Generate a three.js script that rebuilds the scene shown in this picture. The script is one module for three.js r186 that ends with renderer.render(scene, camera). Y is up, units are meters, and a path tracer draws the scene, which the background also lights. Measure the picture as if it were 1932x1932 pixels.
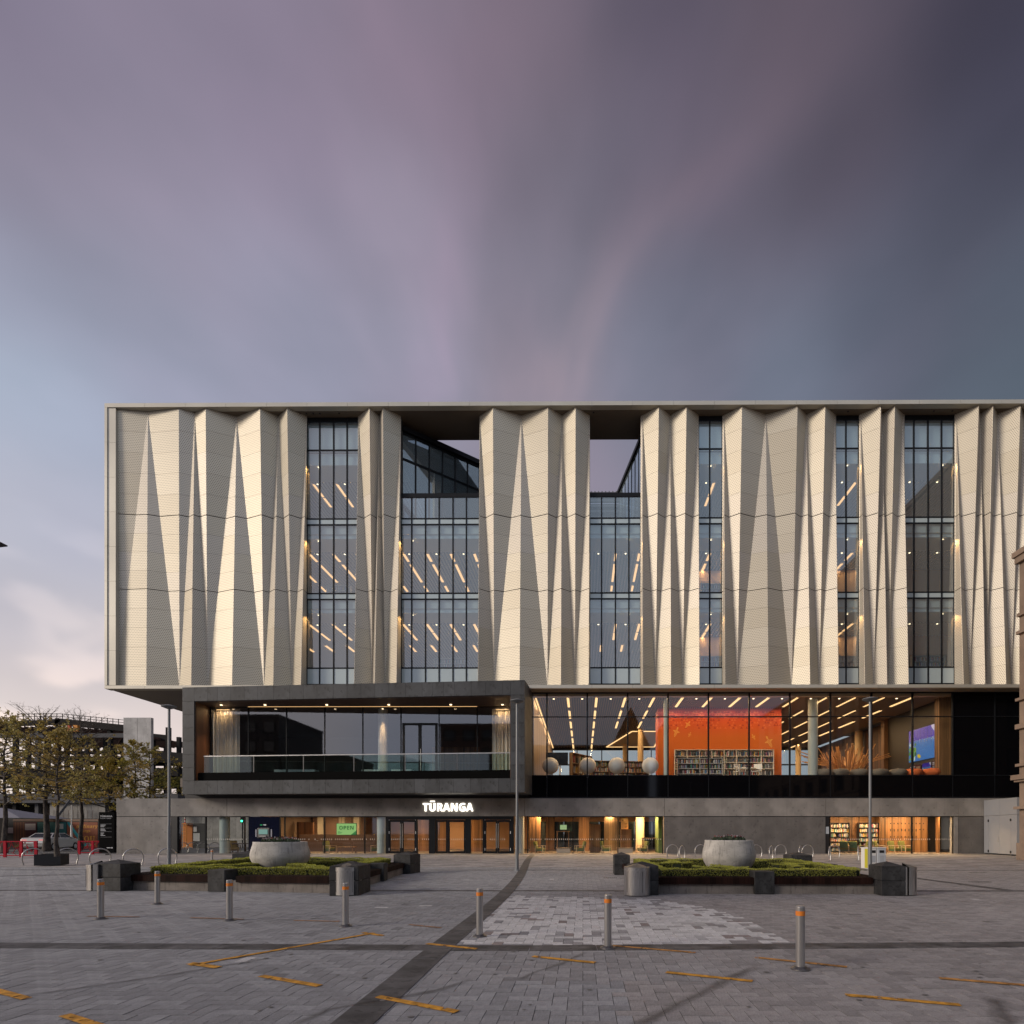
import * as THREE from 'three';
import { mergeGeometries } from 'three/addons/utils/BufferGeometryUtils.js';
import { RoundedBoxGeometry } from 'three/addons/geometries/RoundedBoxGeometry.js';
import { RectAreaLightUniformsLib } from 'three/addons/lights/RectAreaLightUniformsLib.js';
import { TextGeometry } from 'three/addons/geometries/TextGeometry.js';
import { FontLoader } from 'three/addons/loaders/FontLoader.js';

// ---------------------------------------------------------------- camera, sky, sun, exposure
const scene = new THREE.Scene();
const FOC = 1060, CX = 1094, CY = 1572, EYE = 1.6, YAW = 0.0054;
const camera = new THREE.PerspectiveCamera(2 * Math.atan(966 / FOC) * 180 / Math.PI, 1, 0.1, 3000);
camera.position.set(0, EYE, 0);
camera.rotation.y = YAW;
camera.setViewOffset(1932, 1932, 966 - CX, 966 - CY, 1932, 1932);       // shift lens: level camera, verticals stay vertical
const renderer = new THREE.WebGLRenderer({ antialias: true });
renderer.setSize(1024, 1024);
renderer.toneMapping = THREE.LinearToneMapping;
renderer.toneMappingExposure = 2.0;
renderer.shadowMap.enabled = true;
renderer.shadowMap.type = THREE.PCFSoftShadowMap;

const SUN = new THREE.DirectionalLight(new THREE.Color(1.0, 0.88, 0.74), 1.2);
SUN.position.set(-85, 34, 46);
SUN.target.position.set(0, 0, -30);
SUN.position.add(SUN.target.position);
SUN.castShadow = true; SUN.shadow.radius = 30; SUN.shadow.mapSize.set(4096, 4096);
Object.assign(SUN.shadow.camera, { left: -70, right: 70, top: 60, bottom: -60, near: 1, far: 300 });
scene.add(SUN, SUN.target);
RectAreaLightUniformsLib.init();

// seeded numbers and noise
function rng(seed) { let a = seed >>> 0; return () => { a = (a + 0x6D2B79F5) >>> 0; let t = a; t = Math.imul(t ^ (t >>> 15), t | 1); t ^= t + Math.imul(t ^ (t >>> 7), t | 61); return ((t ^ (t >>> 14)) >>> 0) / 4294967296; }; }
const hash = (x, y, s = 0) => { let h = Math.imul(x | 0, 374761393) + Math.imul(y | 0, 668265263) + Math.imul(s | 0, 974634777); h = Math.imul(h ^ (h >>> 13), 1274126177); return ((h ^ (h >>> 16)) >>> 0) / 4294967296; };
function vnoise(x, y, per = 0, s = 0) {
  const xi = Math.floor(x), yi = Math.floor(y), fx = x - xi, fy = y - yi;
  const w = (v) => per ? ((v % per) + per) % per : v, u = fx * fx * (3 - 2 * fx), v = fy * fy * (3 - 2 * fy);
  const a = hash(w(xi), w(yi), s), b = hash(w(xi + 1), w(yi), s), c = hash(w(xi), w(yi + 1), s), d = hash(w(xi + 1), w(yi + 1), s);
  return a + (b - a) * u + (c - a) * v + (a - b - c + d) * u * v;
}
function fbm(x, y, oct = 4, per = 0, s = 0) { let r = 0, a = 0.5, t = 0; for (let i = 0; i < oct; i++) { r += a * vnoise(x, y, per, s + i); t += a; x *= 2; y *= 2; per *= 2; a *= 0.5; } return r / t; }
const lin = (c) => { c /= 255; return c <= 0.04045 ? c / 12.92 : ((c + 0.055) / 1.055) ** 2.4; };
const mix = (a, b, t) => a + (b - a) * t, clamp = (x, a = 0, b = 1) => Math.min(b, Math.max(a, x));
const smooth = (a, b, x) => { const t = clamp((x - a) / (b - a)); return t * t * (3 - 2 * t); };

// dusk sky: soft cloud colours by direction (azimuth from the view axis, elevation), streaky cloud bands that fan out from the horizon
{
  const W = 1024, Hh = 512, data = new Float32Array(W * Hh * 4);
  const pts = [];
  const P = (px, py, r, g, b) => { const d = new THREE.Vector3((px - CX) / FOC, (CY - py) / FOC, -1).normalize(); pts.push([d.x, d.y, d.z, lin(r), lin(g), lin(b)]); };
  const A = (az, el, r, g, b) => { const a = az * Math.PI / 180, e = el * Math.PI / 180; pts.push([Math.sin(a) * Math.cos(e), Math.sin(e), -Math.cos(a) * Math.cos(e), lin(r) * 1.32, lin(g) * 1.32, lin(b) * 1.32]); };
  P(0, 0, 125, 118, 138); P(250, 60, 136, 128, 147); P(500, 40, 134, 125, 144); P(0, 300, 139, 132, 150); P(250, 300, 147, 139, 158);
  P(500, 250, 148, 135, 156); P(750, 100, 138, 124, 142); P(0, 520, 154, 156, 176); P(250, 520, 152, 151, 170); P(500, 520, 154, 151, 171);
  P(750, 420, 150, 143, 161); P(0, 720, 178, 188, 208); P(120, 760, 168, 178, 199); P(300, 720, 158, 162, 183); P(550, 700, 150, 152, 172);
  P(780, 700, 150, 148, 167); P(0, 1000, 188, 191, 206); P(120, 1000, 184, 186, 204); P(0, 1180, 194, 192, 206); P(100, 1200, 196, 196, 205);
  P(-20, 1270, 226, 214, 212); P(90, 1290, 224, 212, 210); P(180, 1260, 206, 200, 206); P(40, 1370, 252, 238, 230); P(170, 1340, 238, 224, 219); P(280, 1400, 250, 232, 224); P(60, 1450, 252, 238, 226); P(980, 80, 122, 109, 123); P(1000, 330, 118, 112, 127); P(1250, 60, 90, 83, 100);
  P(1180, 250, 105, 100, 115); P(1450, 60, 96, 86, 98); P(1350, 330, 109, 101, 117); P(1600, 250, 88, 82, 96); P(1860, 40, 62, 60, 75);
  P(1900, 230, 68, 67, 84); P(1800, 400, 82, 83, 98); P(1900, 560, 86, 93, 108); P(1900, 720, 95, 106, 120); P(1650, 600, 97, 101, 118);
  P(1500, 720, 116, 123, 141); P(1300, 600, 115, 117, 135); P(1200, 720, 128, 131, 149); P(1000, 560, 132, 128, 144); P(1000, 720, 146, 138, 151); P(1050, 880, 146, 138, 155);
  P(1900, 1100, 112, 120, 134); P(1400, 1300, 140, 150, 162); P(900, 1300, 165, 168, 178); P(1800, 1500, 130, 136, 146); P(1000, 1540, 175, 180, 186); P(300, 1500, 224, 208, 200);
  A(-75, 6, 236, 205, 180); A(-75, 30, 170, 158, 170); A(-110, 8, 240, 205, 172); A(-110, 35, 165, 150, 162); A(-150, 8, 206, 203, 212); A(165, 4, 178, 186, 208); A(-165, 4, 182, 188, 208); A(-150, 35, 186, 184, 196);
  A(180, 8, 190, 196, 212); A(180, 35, 168, 184, 204); A(130, 10, 176, 186, 200); A(130, 40, 146, 156, 172); A(80, 10, 118, 122, 138); A(80, 40, 98, 96, 114); A(0, 85, 124, 117, 136);
  A(-60, 65, 126, 118, 138); A(60, 65, 84, 80, 98); A(180, 65, 146, 140, 158);
  const curve = (c, y) => { for (let i = 1; i < c.length; i++) if (y <= c[i][0]) { const t = (y - c[i - 1][0]) / (c[i][0] - c[i - 1][0]); return [mix(c[i - 1][1], c[i][1], t), mix(c[i - 1][2], c[i][2], t)]; } return c[c.length - 1].slice(1); };
  const c1 = [[-400, 1080, 200], [0, 985, 130], [150, 920, 115], [300, 872, 95], [450, 850, 66], [600, 826, 44], [720, 800, 50]];
  const c2 = [[-400, 2100, 150], [0, 1690, 85], [120, 1580, 95], [250, 1450, 105], [350, 1290, 100], [450, 1180, 66], [560, 1120, 46], [640, 1085, 42], [720, 1040, 70]];
  const c3 = [[-400, 1420, 150], [0, 1200, 110], [150, 1090, 85], [300, 1020, 65], [420, 950, 60], [560, 950, 60]];
  const c4 = [[-400, 2400, 220], [0, 1850, 150], [250, 1640, 120], [450, 1400, 120], [600, 1290, 90]];
  for (let j = 0; j < Hh; j++) for (let i = 0; i < W; i++) {
    const el = ((j + 0.5) / Hh - 0.5) * Math.PI, th = ((i + 0.5) / W - 0.5) * 2 * Math.PI;
    const y = Math.sin(el), x = Math.cos(el) * Math.cos(th), z = Math.cos(el) * Math.sin(th);
    let sw = 0, c = [0, 0, 0];
    for (const p of pts) { const d = 1 - (x * p[0] + Math.max(y, 0) * p[1] + z * p[2]), w = 1 / (d + 0.0036) ** 2.3; sw += w; c[0] += w * p[3]; c[1] += w * p[4]; c[2] += w * p[5]; }
    c = c.map((v) => v / sw);
    const az = Math.atan2(x, -z), n = fbm(az * 4 + 7, el * 9, 4), n2 = fbm(az * 9 + 3, el * 22 + n * 2, 4);
    let m = 1 + (n - 0.5) * 0.14 + (n2 - 0.5) * 0.07;
    if (z < -0.15 && y > 0.1) {                                          // bands of cloud fanning out of the horizon ahead
      const u = CX + FOC * x / -z + (fbm(az * 6, el * 6, 3, 0, 40) - 0.5) * 90, v = CY - FOC * y / -z, fade = smooth(-380, 60, v) * smooth(860, 700, v);
      const ph0 = Math.atan2(u - 930, 1080 - v), ra0 = Math.log(Math.hypot(u - 930, 1080 - v) + 60);
      const g = (cv, pow = 1) => { const [cx, w] = curve(cv, v), t = (u - cx) / w; return Math.exp(-t * t) * pow * fade; };
      const wisp = fbm(ph0 * 16 + 3, ra0 * 3.4 + 8, 4, 0, 90), p1 = g(c1) * (0.3 + wisp * 1.3) * mix(0.75, 1.3, smooth(200, 600, v)), p2 = g(c2) * (0.2 + wisp * 1.4) * mix(0.45, 1.15, smooth(120, 560, v)), d1 = g(c3), d2 = g(c4);
      c[0] *= 1 + 0.075 * p1 + 0.17 * p2; c[1] *= 1 + 0.03 * p1 + 0.1 * p2; c[2] *= 1 + 0.04 * p1 + 0.07 * p2;
      const ph = Math.atan2(u - 930, 1080 - v), ra = Math.log(Math.hypot(u - 930, 1080 - v) + 60), rn = fbm(ph * 7 + ra * 0.5 + 11, ra * 2.6, 5, 0, 60) - 0.5; m *= 1 + 0.16 * rn * fade; c[0] *= 1 + 0.08 * rn * fade;
      m *= 1 - 0.055 * d1 - 0.07 * d2;
    }
    const low = smooth(0.5, 0.14, el) * smooth(-0.4, -0.62, az) * smooth(-2.2, -1.3, az);   // low broken cloud towards the sunset
    const cl = smooth(0.46, 0.66, fbm(az * 7 + 1, el * 26 + fbm(az * 5, el * 10, 3) * 2.2, 5, 0, 9));
    c[0] *= 1 + low * (cl * 0.34 - 0.1); c[1] *= 1 + low * (cl * 0.27 - 0.1); c[2] *= 1 + low * (cl * 0.2 - 0.09);
    const k = (j * W + i) * 4;
    for (let q = 0; q < 3; q++) data[k + q] = c[q] * m / 2;
    data[k + 3] = 1;
  }
  const sky = new THREE.DataTexture(data, W, Hh, THREE.RGBAFormat, THREE.FloatType);
  sky.mapping = THREE.EquirectangularReflectionMapping; sky.magFilter = sky.minFilter = THREE.LinearFilter; sky.needsUpdate = true;
  scene.background = sky; scene.environment = sky;
}

// ---------------------------------------------------------------- helpers
const SN = Math.sin(YAW), CS = Math.cos(YAW);
// point on the upright plane Z metres in front of the camera along its sight through (px, py) of a 1932-pixel-wide survey of the view
function at(px, py, Z) { const dx = (px - CX) / FOC, dy = (CY - py) / FOC, t = Z / (dx * SN + CS); return [t * (dx * CS - SN), EYE + t * dy, -Z]; }
const X = (px, Z) => at(px, 1000, Z)[0], Y = (py, Z, px = CX) => at(px, py, Z)[1];
function gnd(px, py) { const dx = (px - CX) / FOC, t = EYE * FOC / (py - CY); return [t * (dx * CS - SN), -t * (dx * SN + CS)]; }

const used = new Map();
function numbered(name) { const k = used.get(name) || 0; used.set(name, k + 1); return k ? `${name}_${String(k).padStart(3, '0')}` : name; }
function tag(o, label, category, group, kind) { o.userData = { ...o.userData, ...(label && { label }), ...(category && { category }), ...(group && { group }), ...(kind && { kind }) }; return o; }
function thing(name, label, category, [x, y, z] = [0, 0, 0], turn = 0, group) {
  const o = new THREE.Group(); o.name = numbered(name); o.position.set(x, y, z); o.rotation.y = turn; scene.add(o);
  return tag(o, label, category, group);
}
function strip(g) { const a = g.index ? g.toNonIndexed() : g; for (const k of Object.keys(a.attributes)) if (!['position', 'normal', 'uv'].includes(k)) a.deleteAttribute(k); if (!a.attributes.uv) a.setAttribute('uv', new THREE.BufferAttribute(new Float32Array(a.attributes.position.count * 2), 2)); return a; }
const G = (list) => { const l = list.flat(Infinity).filter(Boolean).map(strip); return l.length === 1 ? l[0] : mergeGeometries(l); };
function mesh(name, geo, m, parent, kind) {
  const o = new THREE.Mesh(Array.isArray(geo) ? G(geo) : geo, m); o.name = parent ? name : numbered(name); o.castShadow = o.receiveShadow = true;
  (parent || scene).add(o); if (kind) o.userData.kind = kind; return o;
}
const partCount = new Map();
function part(name, geo, m, parent, kind) {                            // a part: numbered within its parent
  const key = parent.uuid + name, k = partCount.get(key) || 0; partCount.set(key, k + 1);
  return mesh(k ? `${name}_${String(k).padStart(3, '0')}` : name, geo, m, parent, kind);
}
function copyOf(root, pos, turn, label, base) {
  const r = root.clone(); r.name = numbered(base); scene.add(r); r.position.set(...pos); r.rotation.y = turn;
  r.userData = { ...root.userData }; if (label) r.userData.label = label; return r;
}
function bx(x, y, z, w, h, d) {                                        // centred box, uv in metres
  const g = new THREE.BoxGeometry(w, h, d), uv = g.attributes.uv, n = g.attributes.normal, p = g.attributes.position;
  for (let i = 0; i < uv.count; i++) { const ax = Math.abs(n.getX(i)), ay = Math.abs(n.getY(i)); if (ax > 0.5) uv.setXY(i, p.getZ(i) + z, p.getY(i) + y); else if (ay > 0.5) uv.setXY(i, p.getX(i) + x, p.getZ(i) + z); else uv.setXY(i, p.getX(i) + x, p.getY(i) + y); }
  g.translate(x, y, z); return g;
}
const bb = (x0, x1, y0, y1, z0, z1) => bx((x0 + x1) / 2, (y0 + y1) / 2, (z0 + z1) / 2, Math.abs(x1 - x0), Math.abs(y1 - y0), Math.abs(z1 - z0));
function rb(x, y, z, w, h, d, r = 0.02, s = 2) { const g = new RoundedBoxGeometry(w, h, d, s, Math.min(r, w / 2.01, h / 2.01, d / 2.01)); const p = g.attributes.position, n = g.attributes.normal, uv = g.attributes.uv; for (let i = 0; i < p.count; i++) { const ax = Math.abs(n.getX(i)), ay = Math.abs(n.getY(i)), az = Math.abs(n.getZ(i)); if (ax > ay && ax > az) uv.setXY(i, p.getZ(i), p.getY(i)); else if (ay > az) uv.setXY(i, p.getX(i), p.getZ(i)); else uv.setXY(i, p.getX(i), p.getY(i)); } g.translate(x, y, z); return g; }
const V = (a) => a.isVector3 ? a : new THREE.Vector3(...a);
function orient(g, p, q, up) {                                         // lay a geometry built along +y from 0 to 1 between p and q
  const a = V(p), b = V(q), d = b.clone().sub(a), L = d.length() || 1e-6; d.divideScalar(L);
  const m = new THREE.Matrix4(), u = up || (Math.abs(d.y) > 0.99 ? new THREE.Vector3(0, 0, 1) : new THREE.Vector3(0, 1, 0));
  const xa = new THREE.Vector3().crossVectors(d, u).normalize(), za = new THREE.Vector3().crossVectors(xa, d);
  m.makeBasis(xa, d, za).setPosition(a); g.applyMatrix4(m); return g;
}
function bar(p, q, w, d) { const L = V(p).distanceTo(V(q)), g = bx(0, 0, 0, w, L, d); g.translate(0, L / 2, 0); return orient(g, p, q); }
function tube(p, q, r0, r1 = r0, seg = 8, caps = false) { const L = V(p).distanceTo(V(q)), g = new THREE.CylinderGeometry(r1, r0, L, seg, 1, !caps); g.translate(0, L / 2, 0); return orient(g, p, q); }
const sweep = (pts, r, n = 24, seg = 8) => new THREE.TubeGeometry(new THREE.CatmullRomCurve3(pts.map(V)), n, r, seg, false);
function plan(pts, y0, y1) { const s = new THREE.Shape(pts.map(([x, z]) => new THREE.Vector2(x, -z))), g = new THREE.ExtrudeGeometry(s, { depth: y1 - y0, bevelEnabled: false }); g.rotateX(-Math.PI / 2); g.translate(0, y0, 0); return g; }
function upright(pts, z0, z1, x = 0) { const s = new THREE.Shape(pts.map(([a, b]) => new THREE.Vector2(a, b))), g = new THREE.ExtrudeGeometry(s, { depth: z1 - z0, bevelEnabled: false }); g.translate(x, 0, z0); return g; }
function slab3(pts, thick) {                                           // flat polygon given in 3-D, front side anticlockwise, with thickness behind it
  const v = pts.map(V), n = new THREE.Vector3(); for (let i = 0; i < v.length; i++) n.add(new THREE.Vector3().crossVectors(v[i], v[(i + 1) % v.length])); n.normalize();
  const b = v.map((p) => p.clone().addScaledVector(n, -thick)), hz = new THREE.Vector3(n.z, 0, -n.x); if (hz.lengthSq() < 1e-6) hz.set(1, 0, 0); hz.normalize();
  const pos = [], uv = []; const tri = (...q) => { for (const p of q) { pos.push(p.x, p.y, p.z); uv.push(p.dot(hz), Math.abs(n.y) > 0.9 ? p.z : p.y); } };
  for (let i = 1; i + 1 < v.length; i++) { tri(v[0], v[i], v[i + 1]); tri(b[0], b[i + 1], b[i]); }
  for (let i = 0; i < v.length; i++) { const j = (i + 1) % v.length; tri(v[i], b[i], b[j]); tri(v[i], b[j], v[j]); }
  const g = new THREE.BufferGeometry(); g.setAttribute('position', new THREE.Float32BufferAttribute(pos, 3)); g.setAttribute('uv', new THREE.Float32BufferAttribute(uv, 2)); g.computeVertexNormals(); return g;
}
const lathe = (prof, seg = 32) => new THREE.LatheGeometry(prof.map(([r, y]) => new THREE.Vector2(r, y)), seg);
const mv = (g, x, y, z) => { g.translate(x, y, z); return g; };

// ---------------------------------------------------------------- materials
function tex(w, h, fn, rx = 1, ry = 1, color = true) {
  const d = new Uint8Array(w * h * 4);
  for (let j = 0; j < h; j++) for (let i = 0; i < w; i++) { const c = fn(i / w, j / h, i, j), k = (j * w + i) * 4; for (let q = 0; q < 3; q++) d[k + q] = clamp(Array.isArray(c) ? c[q] : c) * 255; d[k + 3] = 255; }
  const t = new THREE.DataTexture(d, w, h, THREE.RGBAFormat); t.wrapS = t.wrapT = THREE.RepeatWrapping; t.magFilter = THREE.LinearFilter; t.minFilter = THREE.LinearMipmapLinearFilter; t.generateMipmaps = true;
  if (color) t.colorSpace = THREE.SRGBColorSpace; t.repeat.set(1 / rx, 1 / ry); t.needsUpdate = true; return t;
}
function canvasTex(w, h, draw) { const c = document.createElement('canvas'); c.width = w; c.height = h; draw(c.getContext('2d'), w, h); const t = new THREE.CanvasTexture(c); t.colorSpace = THREE.SRGBColorSpace; t.anisotropy = 8; return t; }
const std = (r, g, b, rough = 0.8, o = {}) => { const m = new THREE.MeshStandardMaterial({ roughness: rough, ...o }); m.color.setRGB(r, g, b); return m; };
const phy = (r, g, b, rough, o = {}) => { const m = new THREE.MeshPhysicalMaterial({ roughness: rough, ...o }); m.color.setRGB(r, g, b); return m; };
const glow = (r, g, b, k = 1) => { const m = new THREE.MeshStandardMaterial({ color: 0x222222, roughness: 0.6 }); m.emissive.setRGB(r, g, b); m.emissiveIntensity = k; return m; };

const concreteMap = tex(512, 512, (u, v) => { const n = fbm(u * 6, v * 6, 5, 6, 3), f = hash(u * 512, v * 512, 5), s = fbm(u * 40, v * 3, 3, 0, 8); const p = fbm(u * 24, v * 24, 2, 24, 77) > 0.78 ? -0.08 : 0; return 0.8 + (n - 0.5) * 0.26 + (f - 0.5) * 0.06 + p + (vnoise(u * 40, v * 2, 0, 8) - 0.5) * 0.05 * (s > 0.5 ? 1 : 0); }, 5, 5);
const streakMap = tex(512, 512, (u, v, i, j) => { const n = fbm(u * 6, v * 6, 5, 6, 3), s = fbm(u * 48, v * 3, 3, 0, 19), d = smooth(0.55, 0.75, s) * (0.4 + 0.6 * v), p = fbm(u * 40, v * 40, 2, 40, 78) > 0.77 ? -0.1 : 0; return 0.78 + (n - 0.5) * 0.26 - d * 0.13 + p + (hash(i, j, 12) - 0.5) * 0.1; }, 2.2, 1.1);
const concreteBump = tex(256, 256, (u, v, i, j) => 0.5 + (fbm(u * 16, v * 16, 4, 16, 11) - 0.5) * 0.7 + (hash(i, j, 2) - 0.5) * 0.2, 2.5, 2.5, false);
const stoneMap = tex(512, 512, (u, v, i, j) => 0.7 + (fbm(u * 8, v * 8, 5, 8, 21) - 0.5) * 0.6 + (hash(i, j, 9) - 0.5) * 0.14 - (fbm(u * 30, v * 30, 2, 30, 5) > 0.72 ? 0.15 : 0), 1.7, 1.7);
const paverMap = tex(256, 256, (u, v, i, j) => 0.81 + (fbm(u * 6, v * 6, 3, 6, 31) - 0.5) * 0.22 + (hash(i, j, 4) - 0.5) * 0.34, 0.7, 0.7);
const woodMap = tex(512, 256, (u, v) => { const b = Math.floor(u * 16), t = 0.62 + (hash(b, 3, 7) - 0.5) * 0.3, gr = fbm(u * 120, v * 3 + b * 7, 3, 0, 17); const e = (u * 16) % 1; return [t + (gr - 0.5) * 0.35 - (e < 0.05 ? 0.3 : 0), (t + (gr - 0.5) * 0.35) * 0.96 - (e < 0.05 ? 0.3 : 0), (t + (gr - 0.5) * 0.38) * 0.92 - (e < 0.05 ? 0.3 : 0)]; }, 2.4, 3);
const perfMap = tex(256, 256, (u, v) => { const row = Math.floor(v * 16), a = ((u * 16 + (row % 2) * 0.5) % 1) - 0.5, b = ((v * 16) % 1) - 0.5; const d = Math.hypot(a, b); return 0.95 - 0.32 * smooth(0.33, 0.2, d); }, 2.06, 2.06);
const perfBig = tex(256, 256, (u, v) => 0.92 + (fbm(u * 4, v * 4, 4, 4, 71) - 0.5) * 0.12, 9, 9);
const slateMap = tex(512, 512, (u, v, i, j) => 0.72 + (fbm(u * 5, v * 5, 5, 5, 41) - 0.5) * 0.42 + (hash(i, j, 3) - 0.5) * 0.08 - (fbm(u * 13, v * 13, 4, 13, 45) > 0.66 ? 0.16 : 0), 3.1, 3.1);
const brushMap = tex(64, 256, (u, v) => 0.8 + (fbm(u * 30, v * 2, 3, 0, 61) - 0.5) * 0.3, 0.3, 1);

const M = {
  panel: std(0.66, 0.6, 0.5, 0.5, { map: perfMap, metalness: 0.25 }),
  panels: [[0.66, 0.596, 0.47], [0.64, 0.576, 0.452], [0.675, 0.612, 0.486], [0.654, 0.592, 0.47], [0.63, 0.564, 0.438]].map((c, i) => std(...c, 0.5, { map: perfMap, metalness: 0.25 })),
  trim: std(0.58, 0.55, 0.47, 0.42, { map: perfBig, metalness: 0.25 }),
  soffit: std(0.16, 0.125, 0.09, 0.5, { map: perfBig }),
  backing: std(0.05, 0.045, 0.04, 0.8),
  mullion: phy(0.008, 0.009, 0.011, 0.5, { specularIntensity: 0.35 }),
  glass: phy(0.9, 0.95, 0.95, 0.02, { transmission: 1, thickness: 0, ior: 1.75 }),
  glassTeal: phy(0.64, 0.76, 0.81, 0.02, { transmission: 1, thickness: 0, ior: 2.33, metalness: 0.13 }),
  glassClear: phy(0.95, 0.97, 0.96, 0.02, { transmission: 1, thickness: 0, ior: 1.6 }),
  frosted: phy(0.4, 0.47, 0.48, 0.25, { specularIntensity: 1, clearcoat: 1, clearcoatRoughness: 0.03 }),
  blackGlass: phy(0.003, 0.003, 0.004, 0.05, { ior: 1.4, specularIntensity: 0.7 }),
  concrete: std(0.36, 0.335, 0.31, 0.85, { map: concreteMap, bumpMap: concreteBump, bumpScale: 0.004 }),
  concreteDark: std(0.19, 0.175, 0.165, 0.75, { map: concreteMap, bumpMap: concreteBump, bumpScale: 0.004 }),
  concretePale: std(0.8, 0.77, 0.71, 0.9, { map: streakMap, bumpMap: concreteBump, bumpScale: 0.003 }),
  seatWall: std(0.36, 0.32, 0.29, 0.9, { map: streakMap, bumpMap: concreteBump, bumpScale: 0.006 }),
  basalt: std(0.06, 0.061, 0.064, 0.75, { map: stoneMap, bumpMap: concreteBump, bumpScale: 0.008 }),
  slate: [0.8, 1, 1.25, 1.05].map((k) => std(0.085 * k, 0.091 * k, 0.1 * k, 0.65, { map: slateMap })),
  plaster: std(0.62, 0.58, 0.52, 0.85),
  ceiling: std(0.16, 0.16, 0.165, 0.85),
  slat: std(0.58, 0.58, 0.58, 0.7),
  floor: std(0.22, 0.17, 0.13, 0.5, { map: concreteMap }),
  wood: std(0.5, 0.27, 0.12, 0.5, { map: woodMap }),
  woodDark: std(0.27, 0.13, 0.065, 0.5, { map: woodMap }),
  woodPale: std(0.62, 0.44, 0.27, 0.5, { map: woodMap }),
  bench: phy(0.045, 0.02, 0.016, 0.8, { map: woodMap, specularIntensity: 0.25 }),
  white: std(0.7, 0.69, 0.66, 0.6),
  black: std(0.012, 0.012, 0.014, 0.5),
  steel: std(0.74, 0.73, 0.72, 0.34, { metalness: 0.75, map: brushMap }),
  steelDark: std(0.3, 0.29, 0.28, 0.4, { metalness: 0.8, map: brushMap }),
  pole: std(0.2, 0.21, 0.22, 0.5, { metalness: 0.4 }),
  orangeBand: std(0.8, 0.24, 0.03, 0.4),
  column: std(0.36, 0.4, 0.38, 0.6),
  rubber: std(0.02, 0.02, 0.02, 0.8),
};
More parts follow.
